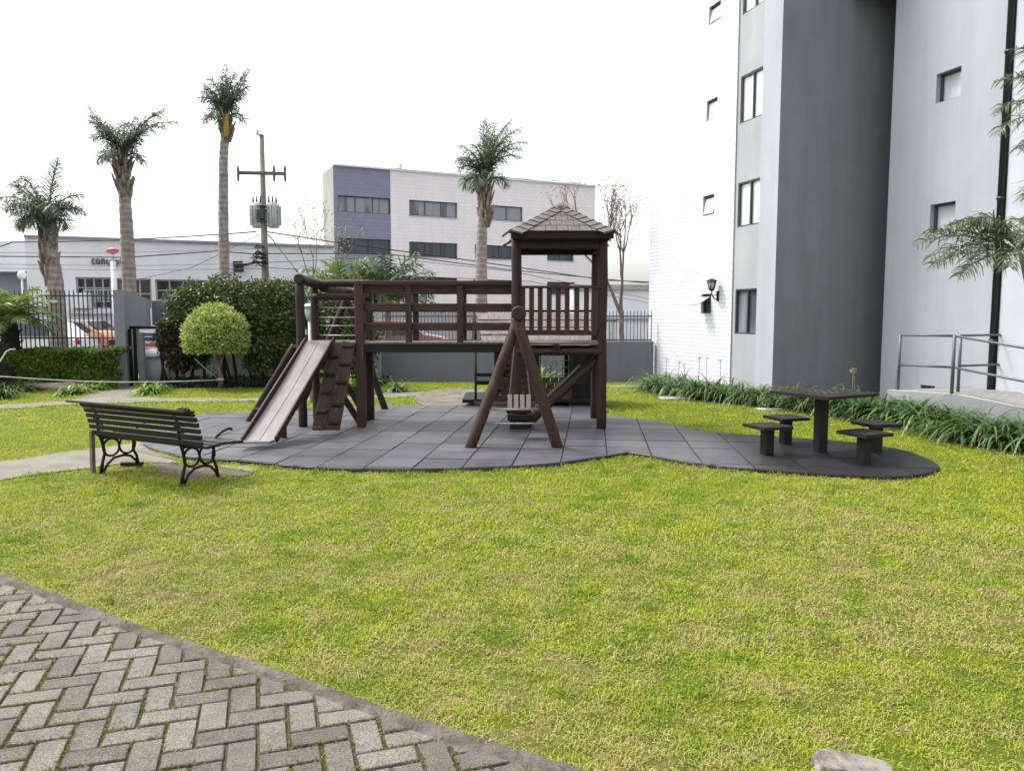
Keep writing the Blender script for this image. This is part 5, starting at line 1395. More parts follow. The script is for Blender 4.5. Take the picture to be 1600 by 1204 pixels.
# right hand palm at the frame edge
base = W(1662, 600, 8.6); base.z = 0
t = thing('garden_palm', 'feathery garden palm reaching in from the right edge in front of the downpipe', 'palm tree', base)
c1 = W(1594, 392, 9.4); c2 = W(1690, 190, 9.3); c3 = W(1655, 290, 9.2)
for tp_ in (c1, c2, c3):
    m_ = MB(); b0 = base + Vector((random.uniform(-.1,.1), random.uniform(-.1,.1), 0)); m_.tube([b0, b0.lerp(tp_, .5) + Vector((.08,0,.1)), tp_], [.05,.04,.028], 10, .05); m_.build('trunk', STEM, t)
Q = []; rn = []; st = MB()
for c, az, el, L_, dr in ((c1,176,28,1.20,50),(c1,190,12,1.30,48),(c1,205,-4,1.2,35),(c1,165,48,.95,75),(c1,140,60,.8,80),(c1,60,50,1.1,70),(c1,20,45,1.2,80),(c1,-10,10,1.0,80),(c1,230,5,.9,60),(c1,250,35,.8,90),(c1,-40,-5,1.0,50),(c1,181,22,1.35,55),(c1,196,2,1.35,30),(c1,120,70,.8,90),(c1,186,48,1.1,100),
                          (c2,182,36,1.15,90),(c2,192,12,1.25,60),(c2,170,60,1.2,95),(c2,200,-14,1.1,20),(c2,150,75,1.0,90),(c2,20,50,1.2,80),(c3,200,5,.55,60),(c2,185,70,1.3,80)):
    frond(Q, rn, tuple(c), R(az), R(el), L_, R(dr), 38, .34, .017, .8, .28, st, .012)
cr = np_mesh('crown', np.array(Q), 4, LF_PALM2, t, np.array(rn)); st.build('stems', STEM, cr)

# cycad-like palm on the left
b = G(14, 606); top = W(16, 500, b.y)
t = thing('fan_palm', 'bushy low palm with a dark shaggy trunk at the left edge', 'palm tree', b)
m_ = MB(); m_.tube([b, Vector((b.x, b.y, .4)), Vector((top.x, b.y, 1.0)), top], [.30,.26,.19,.12], 12, .35)
for i in range(40):
    z = .1 + 1.2*i/40; a_ = i*2.4; d_ = Vector((math.cos(a_), math.sin(a_), 0)); m_.tube([Vector((b.x, b.y, z)) + d_*.18, Vector((b.x, b.y, z+.1)) + d_*.33], [.04,.015], 5)
m_.build('trunk', BARKD, t)
Q = []; rn = []; st = MB()
for k in range(26):
    az = k*137.5; frond(Q, rn, tuple(top), R(az), R(68 - (k/26)*72), 1.05, R(62), 40, .34, .026, .35, .2, st, .012)
cr = np_mesh('crown', np.array(Q), 4, LF_FAN, t, np.array(rn)); st.build('stems', STEM, cr)
t = thing('hose_stake', 'thin bent pale pipe beside the shaggy palm trunk', 'pipe', W(2, 580, 15.5) * 1)
m_ = MB(); m_.tube([W(-8,575,15.5), W(2,562,15.5), W(10,549,15.5), W(16,546,15.5), W(24,545,15.5)], .014, 6); m_.build('pipe', ROPE, t)

# distant palm shrubs behind the set
for k, (px, py, Y, n_, L_, mat, lab) in enumerate(((535, 470, 21.5, 16, 1.5, LF_FAN, 'bright green young palm behind the left end of the bridge'), (606, 470, 22, 22, 1.7, LF_PALM, 'blue green bushy palm in front of the blue tiled office corner'))):
    top = W(px, py, Y); b = Vector((top.x, Y, 0)); t = thing('young_palm', lab, 'palm tree', b)
    m_ = MB(); m_.tube([b, top], [.12,.08], 8, .2); m_.build('trunk', BARKB, t); Q = []; rn = []; st = MB()
    for j in range(n_): frond(Q, rn, tuple(top), R(j*137.5), R(80 - 70*j/n_), L_, R(70), 30, .5, .05, .6, .5, st, .02)
    cr = np_mesh('crown', np.array(Q), 4, mat, t, np.array(rn)); st.build('stems', STEM, cr)

# bare trees
def bare(label, base_px, Y, top_y, spread, mat, lean, seed, h0=.3, budn=900, r0=.09):
    rr = random.Random(seed); b = W(base_px[0], base_px[1], Y); b.z = 0; H = W(base_px[0], top_y, Y).z
    t = thing('bare_tree', label, 'tree', b); m_ = MB(); tips = []
    def grow(p, d, L_, r, depth):
        n_ = 4; pts = [p]; q = p
        for i in range(n_):
            d = (d + Vector((rr.uniform(-.16,.16), rr.uniform(-.16,.16), rr.uniform(-.02,.12)))).normalized(); q = q + d*L_/n_; pts.append(q)
        m_.tube(pts, [r*(1-.4*i/n_) for i in range(n_+1)], 6, .1, cap=False)
        if depth >= 5 or r < .006:
            tips.append(q); return
        if depth >= 3: tips.append(pts[2])
        for k in range(rr.choice((2,2,3))):
            a = rr.uniform(0, 6.28); sp = rr.uniform(.25,.75)*spread
            nd = (d + Vector((math.cos(a)*sp, math.sin(a)*sp*.7, rr.uniform(0,.2)))).normalized(); grow(q, nd, L_*rr.uniform(.6,.85), r*.62, depth+1)
    grow(b, Vector((lean, 0, 1)).normalized(), H*.42, r0, 0)
    # fit height
    zmax = max(v[2] for v in m_.v); s_ = H/zmax; 
    m_.v = [(b.x+(v[0]-b.x)*s_, b.y+(v[1]-b.y)*s_, v[2]*s_) for v in m_.v]; tips = [Vector((b.x+(p.x-b.x)*s_, b.y+(p.y-b.y)*s_, p.z*s_)) for p in tips]
    m_.build('trunk', BARK, t)
    P = np.array([tuple(rr.choice(tips)) for _ in range(budn)]) + rng.normal(size=(budn,3))*.10; np_mesh('crown', leaf_quads(P, .055, .032, 0), 4, mat, t)
bare('thin bare street tree beside the utility pole with pale sparse leaves', (497, 560), 20.6, 296, 1.0, LF_BUD2, -.05, 5, budn=650, r0=.075)
bare('bare tree with reddish buds between the tower and the white brick wall', (972, 560), 21.0, 290, .85, LF_BUD, .03, 11, budn=1100, r0=.12)

# ------------------------------------------------------------ far office block
def office():
    A = W(525, 494, 52.5); B = W(928, 494, 61.2); A.z = B.z = 0
    u = (B-A).normalized(); n = Vector((u.y, -u.x, 0)); L = (B-A).length
    if n.y > 0: n = -n
    t = thing('office_building', 'cream tiled office block with a blue tiled corner beyond the wall', 'building', A)
    zt = onplane(525, 258.5, A, n).z; ub = (onplane(611.5, 400, A, n) - A).dot(u)
    hol = []
    def h(x0, x1, y0, y1): return pxhole(A, u, n, x0, x1, y0, y1)
    blue = [h(528, 610, 307.5, 333), h(528, 610, 373, 397)]
    cream = [h(639.5,715,314.5,338.5), h(768,817,322,344.5), h(639.5,715,378.8,402), h(742,800.5,383,404.5), h(855,897,386,407.5), h(639.5,715,433,456), h(855,898,440.5,460), h(740,800,437,458)]
    st = blue[0][3]-blue[1][3]; blue.append((blue[1][0], blue[1][1], blue[1][2]-st, blue[1][3]-st))
    mb = MB(); wall_holes(mb, A, u, n, 0, ub, -.1, zt, blue, .25); mb.build('blue_wall', TILEB, t)
    mb = MB(); wall_holes(mb, A, u, n, ub, L, -.1, zt, cream, .25); mb.build('cream_wall', TILEC, t)
    s_ = A - n*.0 - u*.9 + n*.6
    mb = MB(); wall_holes(mb, A, -n, u*-1, 0, 3.4, -.1, zt, [], .1)
    mb.build('side_wall', BRWALL, t)
    mb = MB(); e = B; q = e - n*12
    mb.quad([e+Vector((0,0,-.1)), q+Vector((0,0,-.1)), q+Vector((0,0,zt)), e+Vector((0,0,zt))])
    mb.quad([A+Vector((0,0,zt-.05)), B+Vector((0,0,zt-.05)), B-n*12+Vector((0,0,zt-.05)), A-n*3.4+Vector((0,0,zt-.05))]); mb.build('end_wall', TILEC, t)
    mb = MB(); mb.beam(A - u*.0 + n*.03 + Vector((0,0,zt+.04)), B + n*.03 + Vector((0,0,zt+.04)), .30, .12); mb.build('parapet_cap', WHITEP, t)
    for w_ in blue: window(t, A, u, n, w_, .25, GLASSM if w_[2] > 7 else GLASSD, WFRAME, 3, 1, .06)
    for w_ in cream: window(t, A, u, n, w_, .25, GLASSM if w_[2] > 7.5 else GLASSD, WFRAME, 3 if (w_[1]-w_[0]) > 3 else 2, 1, .06, sill=True)
    m_ = MB(); p = onplane(632, 262, A, n) - n*1; m_.tube([p, p + Vector((0,0,.9))], .03, 6); m_.ell(p + Vector((0,0,.25)), (.14,.14,.2), 8, 6); m_.build('roof_antenna', GALV, t)
office()

# ------------------------------------------------------------ low white commercial buildings on the left
def low():
    A = W(45, 494, 30); B = W(524, 494, 34.5); A.z = B.z = 0; u = (B-A).normalized(); n = Vector((u.y, -u.x, 0))
    if n.y > 0: n = -n
    L = (B-A).length; zt = onplane(100, 371, A, n).z
    t = thing('commercial_building', 'long low white commercial building with dark gridded windows across the street', 'building', A)
    hs_ = [pxhole(A, u, n, 119, 174, 433, 482), pxhole(A, u, n, 181, 237, 435, 482), pxhole(A, u, n, 243, 330, 437, 470), pxhole(A, u, n, 345, 440, 440, 470)]
    z0 = min(h[2] for h in hs_[:2]); 
    mb = MB(); wall_holes(mb, A, u, n, 0, L, -.1, zt, hs_, .3); mb.quad([A+Vector((0,0,-.1)), A-n*8+Vector((0,0,-.1)), A-n*8+Vector((0,0,zt)), A+Vector((0,0,zt))]); mb.build('front_wall', LOWW, t)
    mb = MB(); mb.beam(A + n*.05 + Vector((0,0,zt)), B + n*.05 + Vector((0,0,zt)), .2, .1); mb.build('parapet_cap', LOWG, t)
    for i, h in enumerate(hs_): window(t, A, u, n, h, .3, GLASSD if i != 1 else M_glass('brown_curtained_glass', (.22,.18,.14), (.08,.06,.05), 1.2), WFRAMEL, 4 if i != 1 else 3, 3 if i < 1 else 2, .06)
    # balcony rail, sill band and air conditioner
    a = hs_[0]; P = lambda x, z, d=0: A + u*x + Vector((0,0,z)) + n*d
    mb = MB(); mb.beam(P(a[0]-.3, a[2]-.12, .12), P(a[1]+.5, a[2]-.12, .12), .3, .18); mb.build('sill_band', LOWW, t)
    mb = MB(); mb.beam(P(a[0]-1.0, a[2]-.75, .08), P(a[1]+.4, a[2]-.75, .08), .16, .12); mb.build('dark_band', LOWG, t)
    mb = MB(); c = onplane(133, 468, A, n); mb.box(c + Vector((-.35,-.55,-.35)), c + Vector((.35,-.05,.25))); mb.build('air_conditioner', WHITEP, t)
    mb = MB(); zz = onplane(150, 453, A, n).z; 
    for k in range(11): x = a[0]+.3+(a[1]-a[0]-.3)*k/10; mb.beam(P(x, zz-.45, .2), P(x, zz, .2), .03)
    mb.beam(P(a[0]+.3, zz, .2), P(a[1]+.1, zz, .2), .04); mb.beam(P(a[0]+.3, zz-.45, .2), P(a[1]+.1, zz-.45, .2), .04); mb.build('window_grille', WFRAMEL, t)
    # lettering on the wall
    cu = bpy.data.curves.new('sign_text', 'FONT'); cu.body = 'concept'; cu.size = .80; cu.extrude = .03; cu.space_character = 1.12; cu.offset = .012
    to = bpy.data.objects.new('tmp', cu); C.objects.link(to); bpy.context.view_layer.update()
    dg = bpy.context.evaluated_depsgraph_get(); me = bpy.data.meshes.new_from_object(to.evaluated_get(dg)); bpy.data.objects.remove(to)
    p = onplane(143, 413, A, n) + n*.06; xw = max(v.co.x for v in me.vertices); tw = ((onplane(192, 412, A, n) - p).dot(u))
    for v in me.vertices: 
        q = p + u*(v.co.x/xw*tw) + Vector((0,0,v.co.y*.62)) + n*v.co.z; v.co = q - OFF[t]
    me.materials.clear(); me.materials.append(M_plain('sign_grey', (.09,.08,.09), None, 5, .5)); link('wall_lettering', me, t)
    # small dark loudspeakers/brackets
    for px in (369, 377):
        c = onplane(px, 416, A, n) + n*.2; mb = MB(); mb.beam(c + Vector((0,0,-.25)), c + Vector((-.05,0,.2)), .16, .16); mb.beam(c, c + u*.8 + Vector((0,0,.2)), .05); mb.build('floodlight', BLACK, t)
    # red sign on a pole
    c = W(176, 392, 28.5); t2 = thing('pole_sign', 'small oval red sign on a white pole in front of the low white building', 'sign', (c.x, 28.5, 0))
    mb = MB(); mb.tube([(c.x, 28.5, 0), (c.x, 28.5, W(176,408,28.5).z)], .09, 10); mb.build('pole', LOWW, t2)
    mb = MB(); mb.tube([(c.x, 28.5, W(176,408,28.5).z), (c.x, 28.5, c.z)], .05, 8); mb.build('stem', GALV, t2)
    mb = MB(); mb.ell((c.x+.02, 28.45, c.z), (.25, .07, .11), 18, 10); mb.build('sign_face', M_plain('sign_crimson', (.50,.06,.10), (.4,.05,.08), 5, .4), t2)
    mb = MB(); cc = W(178, 405, 28.5); mb.beam(cc - Vector((.22,0,0)), cc + Vector((.22,0,0)), .06, .07); mb.build('sign_bar', GALV, t2)
    # neighbour at the far left
    A2 = W(-120, 494, 31.5); B2 = W(46, 494, 31.5); A2.z = B2.z = 0; n2 = Vector((0,-1,0)); u2 = Vector((1,0,0))
    t3 = thing('commercial_building', 'grey fronted low building with a white canopy at the far left', 'building', A2)
    z1 = onplane(20, 376, A2, n2).z; z2 = onplane(20, 424, A2, n2).z
    mb = MB(); mb.box((A2.x, 31.5, z2), (B2.x, 40, z1)); mb.build('upper_wall', LOWW, t3)
    mb = MB(); mb.box((A2.x, 32.3, -.1), (B2.x, 39.9, z2)); mb.build('front_wall', LOWG, t3)
    mb = MB(); mb.box((A2.x, 32.1, -.1), (B2.x-.3, 32.28, onplane(20,460,A2,n2).z)); mb.build('dark_door', M_plain('dark_green_door', (.04,.06,.055), None, 3, .5), t3)
    c = W(34, 430, 31.0); t4 = thing('street_lamp', 'white globe lamp on a thin pole before the grey fronted building', 'lamp', (c.x, 31, 0))
    mb = MB(); mb.tube([(c.x,31,0),(c.x,31,c.z)], .035, 8); mb.build('pole', LOWW, t4); mb = MB(); mb.ell(c, (.16,.16,.18)); mb.build('globe', WHITEP, t4)
    # pale far building to the right of the office block
    A5 = W(905, 494, 40); B5 = W(1060, 494, 40); A5.z = B5.z = 0
    t5 = thing('commercial_building', 'very pale low building seen behind the reddish bare tree', 'building', A5)
    mb = MB(); mb.box((A5.x, 44, -.1), (B5.x, 50, W(980,445,44).z)); mb.build('wall', WHITEP, t5)
    mb = MB(); mb.box((A5.x-.2, 43.8, W(980,453,44).z), (B5.x+.2, 43.98, W(980,445,44).z+.02)); mb.build('eaves', BRWALL, t5)
    mb = MB(); z0 = W(980,500,43.9).z; mb.box((A5.x, 43.85, z0), (B5.x, 43.98, z0+.12)); mb.build('ledge', LOWG, t5)
    c = W(955, 502, 24); t6 = thing('utility_box', 'grey box standing behind the railing right of the tower', 'box', (c.x, 24, 0))
    mb = MB(); mb.box((c.x-.12, 24, 0), (c.x+.14, 24.2, c.z)); mb.build('cabinet', GALV, t6)
    mb = MB(); mb.box((c.x-.14, 23.98, c.z+.002), (c.x+.16, 24.22, c.z+.03)); mb.build('lid', BLACK, t6)
    # grey wall across the street behind the bridge railing
    A7 = W(470, 494, 36); B7 = W(760, 494, 36)
    t7 = thing('street_wall', 'grey garden wall across the street seen between the bridge rails', 'wall', (A7.x, 36, 0))
    mb = MB(); mb.box((A7.x, 36, -.1), (B7.x, 36.2, W(650,482,36).z)); mb.build('wall_body', MGREY, t7)
low()

# ------------------------------------------------------------ parked cars beyond the fence
def car(label, x, Y, mat, rz=0, first=None):
    if first is None:
        t = thing('parked_car', label, 'car', (0,0,0), 0.0, 'cars parked in the street')
        prof = [(-2.05,.35),(-2.1,.62),(-2.0,.85),(-1.6,.93),(-1.1,1.38),(-.5,1.47),(.5,1.45),(1.1,1.0),(1.8,.88),(2.08,.7),(2.1,.35)]
        def side(p, y0, y1, tap):
            mb = MB(); k = len(p)
            for s_ in (0, 1): 
                for (a, z) in p: yy = (y0 if s_ == 0 else y1); yy = yy*(1 - tap*max(0, z-.9)); mb.v.append((a, yy, z))
            for i in range(k): j = (i+1) % k; mb.f.append((i, j, k+j, k+i)); mb.uv.append([(0,0)]*4); mb.sm.append(False)
            mb.f.append(tuple(range(k))); mb.uv.append([(0,0)]*k); mb.sm.append(False); mb.f.append(tuple(k+i for i in reversed(range(k)))); mb.uv.append([(0,0)]*k); mb.sm.append(False)
            return mb
        body = side(prof, -.85, .85, .3).build('body', mat, t)
        g = [(-1.45,.96),(-1.02,1.33),(-.48,1.40),(.45,1.385),(1.0,1.0)]
        for s_ in (-1, 1):
            mb = MB(); mb.quad([(a, s_*(.862*(1-.3*max(0,z-.9))), z) for a, z in g]); mb.build('side_window', GLASSD, body)
            for wx in (-1.3, 1.35):
                mb = MB(); mb.tube([(wx, s_*.66, .32), (wx, s_*.88, .32)], [.32,.32], 20); wh = mb.build('wheel', BLACK, t)
                mb = MB(); mb.tube([(wx, s_*.875, .32), (wx, s_*.895, .32)], [.19,.17], 14); mb.build('rim', GALV, wh)
            mb = MB(); mb.ell((2.0, s_*.6, .68), (.10,.16,.09)); mb.build('headlight', GLASSL, t)
            mb = MB(); mb.ell((-2.03, s_*.68, .78), (.07,.12,.11)); mb.build('tail_light', M_plain('tail_light_red', (.45,.02,.02), None, 5, .3), t)
        mb = MB(); mb.quad([(1.17,-.72,1.0),(1.17,.72,1.0),(.58,.62,1.43),(.58,-.62,1.43)]); mb.build('windscreen', GLASSD, body)
    else: t = copy_tree(first); t['label'] = label
    t.location = (x, Y, 0); t.rotation_euler = (0,0,rz); return t
CW = M_plain('white_car_paint', (.7,.71,.72), (.66,.67,.68), 3, .25); 
c0 = car('white parked car behind the hedge at the far left', W(30,560,25).x, 25.5, CW, math.pi)
def recol(c, mat, lab):
    for ch in c.children:
        if ch.name.startswith('body'): ch.data = ch.data.copy(); ch.data.materials.clear(); ch.data.materials.append(mat)
c1_ = car('pinkish red parked car seen through the bridge railing', W(612,560,27).x, 27, CW, 0, c0); recol(c1_, M_plain('faded_red_paint', (.42,.20,.20), (.36,.17,.17), 3, .3), '')
c2_ = car('pale parked car standing behind the trunk of the shaggy queen palm', W(120,560,27.5).x, 27.8, CW, 0, c0); recol(c2_, M_plain('pale_pink_paint', (.55,.45,.42), (.5,.4,.38), 3, .35), '')
# orange awning/kiosk behind the fence
a = W(134, 517, 26.2); b = W(168, 540, 26.2)
t = thing('market_kiosk', 'low orange covered kiosk behind the spiked fence', 'kiosk', (a.x, 26.2, 0))
m_ = MB(); m_.box((a.x, 26.2, 0), (b.x, 27.0, b.z)); m_.build('counter', BRWALL, t)
m_ = MB(); k = 7
prof = [(a.x-.1+ (b.x-a.x+.2)*i/k, b.z+.02 + (a.z-b.z)*math.sin(math.pi*(.12+.76*i/k))) for i in range(k+1)]
for i in range(k): m_.quad([(prof[i][0],26.1,prof[i][1]),(prof[i+1][0],26.1,prof[i+1][1]),(prof[i+1][0],27.1,prof[i+1][1]),(prof[i][0],27.1,prof[i][1])], sm=True); m_.quad([(prof[i][0],26.1,b.z),(prof[i+1][0],26.1,b.z),(prof[i+1][0],26.1,prof[i+1][1]),(prof[i][0],26.1,prof[i][1])])
m_.build('orange_cover', M_plain('orange_canvas', (.62,.33,.16), (.52,.27,.2), 3, .7), t)

# ------------------------------------------------------------ utility pole and cables
UY = 26.0
def upole():
    t = thing('utility_pole', 'weathered concrete utility pole with crossarm and transformers', 'utility pole', (W(416,494,UY).x, UY, 0))
    b = W(416, 494, UY); b.z = 0; tp_ = W(407, 212, UY)
    tp_.x = b.x + .02
    m_ = MB(); m_.tube([b, tp_], [.15,.075], 12); m_.build('pole', M_bark('pole_concrete', (.27,.26,.24), (.13,.12,.11), 0, 3), t)
    z = W(410, 271, UY).z; x0 = W(373, 269, UY).x; x1 = W(448, 272, UY).x
    m_ = MB(); m_.beam((x0, UY-.12, z), (x1, UY-.12, z-.03), .09, .11); m_.build('crossarm', M_plain('crossarm_wood', (.14,.13,.115), None, 3, .8), t)
    for px in (374, 430, 447):
        x = W(px, 271, UY).x; m_ = MB(); m_.tube([(x,UY-.12,z-.28),(x,UY-.12,z-.12),(x,UY-.12,z-.02),(x,UY-.12,z+.1),(x,UY-.12,z+.24)], [.03,.05,.04,.055,.03], 8); m_.build('insulator', M_plain('insulator_grey', (.16,.15,.15), None, 3, .4), t)
    m_ = MB(); m_.box((b.x-.08, UY-.1, tp_.z), (b.x+.08, UY+.1, tp_.z+.04)); m_.tube([(b.x-.12,UY,tp_.z+.02),(b.x-.12,UY,tp_.z+.2)], .04, 8); m_.build('pole_cap', GALV, t)
    for s_, px in ((-1, 402.5), (1, 427)):
        c = W(px, 336, UY); tr = MB(); tr.tube([(c.x,UY,c.z-.42),(c.x,UY,c.z-.38),(c.x,UY,c.z+.34),(c.x,UY,c.z+.4)], [.17,.2,.2,.15], 14)
        to = tr.build('transformer', GALV, t)
        f_ = MB()
        for k in range(12):
            a_ = math.pi*2*k/12; d_ = Vector((math.cos(a_), math.sin(a_), 0)); f_.beam(Vector((c.x,UY,c.z-.34))+d_*.23, Vector((c.x,UY,c.z+.30))+d_*.23, .02, .07, up=d_)
        f_.build('cooling_fins', GALV, to)
        f_ = MB()
        for k in range(3): f_.tube([(c.x-.12+.12*k,UY-.05,c.z+.38),(c.x-.12+.12*k,UY-.05,c.z+.62)], [.04,.02], 6)
        f_.build('bushings', M_plain('bushing_brown', (.12,.09,.08), None, 3, .4), to)
    m_ = MB(); zc = W(410,336,UY).z
    for z_ in (zc-.25, zc+.1, zc+.25): m_.tube([(b.x,UY,z_),(b.x,UY,z_+.05)], .26, 10)
    m_.box((b.x-.13,UY-.3,zc-.15),(b.x+.13,UY-.2,zc+.15)); m_.build('mounting_bracket', WFRAME, t)
    m_ = MB(); zk = W(410, 400, UY).z
    for k in range(16):
        a_ = random.uniform(0,6.28); r_ = random.uniform(.2,.42); z_ = zk + random.uniform(-.35,.35)
        m_.tube([(b.x+r_*math.cos(a_), UY-.22, z_), (b.x+r_*.5, UY-.3, z_-.12*random.random()), (b.x-r_*.6, UY-.26, z_+.1*random.random()), (b.x-r_, UY-.2, z_-.05)], .018, 5)
    m_.build('cable_loops', BLACK, t)
    return b
ub = upole()
def cable(label, pts, Ys, r=.02, sag=.0, grp='street cables'):
    P_ = [W(x, y, Y) for (x, y), Y in zip(pts, Ys)]; out = []
    for i in range(len(P_)-1):
        n_ = 10
        for k in range(n_):
            f_ = k/n_; p = P_[i].lerp(P_[i+1], f_); p.z -= sag*4*f_*(1-f_); out.append(p)
    out.append(P_[-1]); mb = MB(); mb.tube(out, r, 6); o = mb.build('cable', BLACK if r > .012 else WFRAME, None); tag(o, label, 'cable', grp)
U = UY
cable('topmost thin cable running right from the pole top over the office roof', [(407,214),(620,250),(940,292),(1060,312)], [U,30,36,38], .009)
cable('second thin cable from the pole top above the office roof', [(407,222),(640,260),(940,294)], [U,30,36], .009)
cable('third thin cable leaving the pole top towards the white block', [(410,232),(640,266),(930,288),(1060,300)], [U,30,36,38], .009)
cable('topmost thin cable left of the pole', [(407,214),(200,212),(-60,206)], [U,27,29], .008)
cable('lower thin cable left of the pole top', [(410,234),(200,218),(-60,210)], [U,27,29], .008)
cable('cable rising from the left roof edge to the transformers', [(400,362),(200,374),(20,378),(-60,404)], [U,26.5,27,27], .022, .02)
cable('thick dark cable across the low building left of the pole', [(412,398),(340,392),(200,402),(-60,400)], [U,26.3,27,28], .022)
cable('middle thin cable across the low white building', [(412,388),(200,394),(-60,395)], [U,27,28], .012)
cable('lower thin cable across the low white building', [(412,411),(200,415),(-60,412)], [U,27,28], .012)
cable('lowest thin cable across the low white building', [(412,420),(180,422),(-60,418)], [U,27,28], .010)
cable('cable sloping down right from the transformers past the office windows', [(416,362),(520,378),(700,402),(950,438),(1060,442)], [U,28,31,36,38], .022)
cable('dark cable below it crossing the cream facade', [(416,396),(600,396),(800,422),(1030,444)], [U,29,32,38], .020)
cable('thin lower cable crossing the blue and cream facade', [(416,410),(600,402),(800,424),(1030,470)], [U,29,32,38], .012)
cable('thin cable just above the bridge handrail', [(416,418),(620,430),(830,440),(1030,476)], [U,29,32,38], .012)
cable('guy wire running down right from the pole to the street trees', [(419,366),(465,425)], [U,24], .02)
cable('guy wire running down left from the pole across the low wall', [(406,366),(300,418),(200,440)], [U,28,29.5], .012)

# ------------------------------------------------------------ garden lantern, manhole, rock
c = W(484, 500, 14.2); t = thing('garden_lantern', 'white hooded garden lantern on a post behind the slide platform', 'lamp', (c.x, 14.2, 0))
m_ = MB(); m_.tube([(c.x,14.2,0),(c.x,14.2,W(484,500,14.2).z)], .035, 8); m_.build('post', GALV, t)
m_ = MB(); m_.tube([(c.x,14.2,W(484,500,14.2).z),(c.x,14.2,W(484,479,14.2).z)], [.06,.11], 6); m_.build('glass_shade', M_plain('milky_glass', (.55,.57,.58), None, 3, .3), t)
m_ = MB(); z = W(484,479,14.2).z; m_.tube([(c.x,14.2,z),(c.x,14.2,z+.015),(c.x,14.2,z+.06)], [.16,.15,.03], 8); m_.build('hood', WHITEP, t)
p = G(1055, 623); t = thing('manhole_cover', 'flat square pale concrete cover set in the lawn before the border plants', 'manhole cover', (p.x, p.y, 0))
m_ = MB(); m_.box((p.x-.30,p.y-.22,-.02),(p.x+.30,p.y+.22,.03)); m_.build('slab', RAMPC, t); m_ = MB()
for s_ in (-1,1): m_.box((p.x+s_*.2-.03,p.y-.03,.031),(p.x+s_*.2+.03,p.y+.03,.04))
m_.build('lifting_lugs', GALV, t)
p = G(1212, 640); t = thing('manhole_cover', 'pale concrete cover lying close to the border behind the picnic table', 'manhole cover', (p.x, p.y, 0))
m_ = MB(); m_.box((p.x-.32,p.y-.14,-.02),(p.x+.32,p.y+.14,.02)); m_.build('slab', RAMPC, t)
p = G(1318, 1200); bm = bmesh.new(); bmesh.ops.create_icosphere(bm, subdivisions=5, radius=1)
from mathutils import noise as mn
for v in bm.verts:
    q = v.co.copy(); q.x = max(-.72, min(.72, q.x)); q.z = max(-.6, min(.45, q.z)); q.y = max(-.8, min(.8, q.y))
    q *= 1 + .10*mn.noise(v.co*2.2) + .03*mn.noise(v.co*9) + .012*mn.noise(v.co*30)
    v.co = Vector((q.x*.165 + q.z*.02, q.y*.075, q.z*.048 - q.x*.016))
for f in bm.faces: f.smooth = True
me = bpy.data.meshes.new('stone_block'); bm.to_mesh(me); bm.free()
me.materials.append(M_plain('rough_stone', (.25,.22,.195), (.12,.10,.085), 16, .9, .9, .006, 130, lo=.4, hi=.58))
o = link('stone_block', me, None); o.location = (p.x+.015, p.y - .045, .028); o.rotation_euler = (0, 0, -.25); tag(o, 'rough beige stone block lying in the grass at the bottom edge', 'stone')

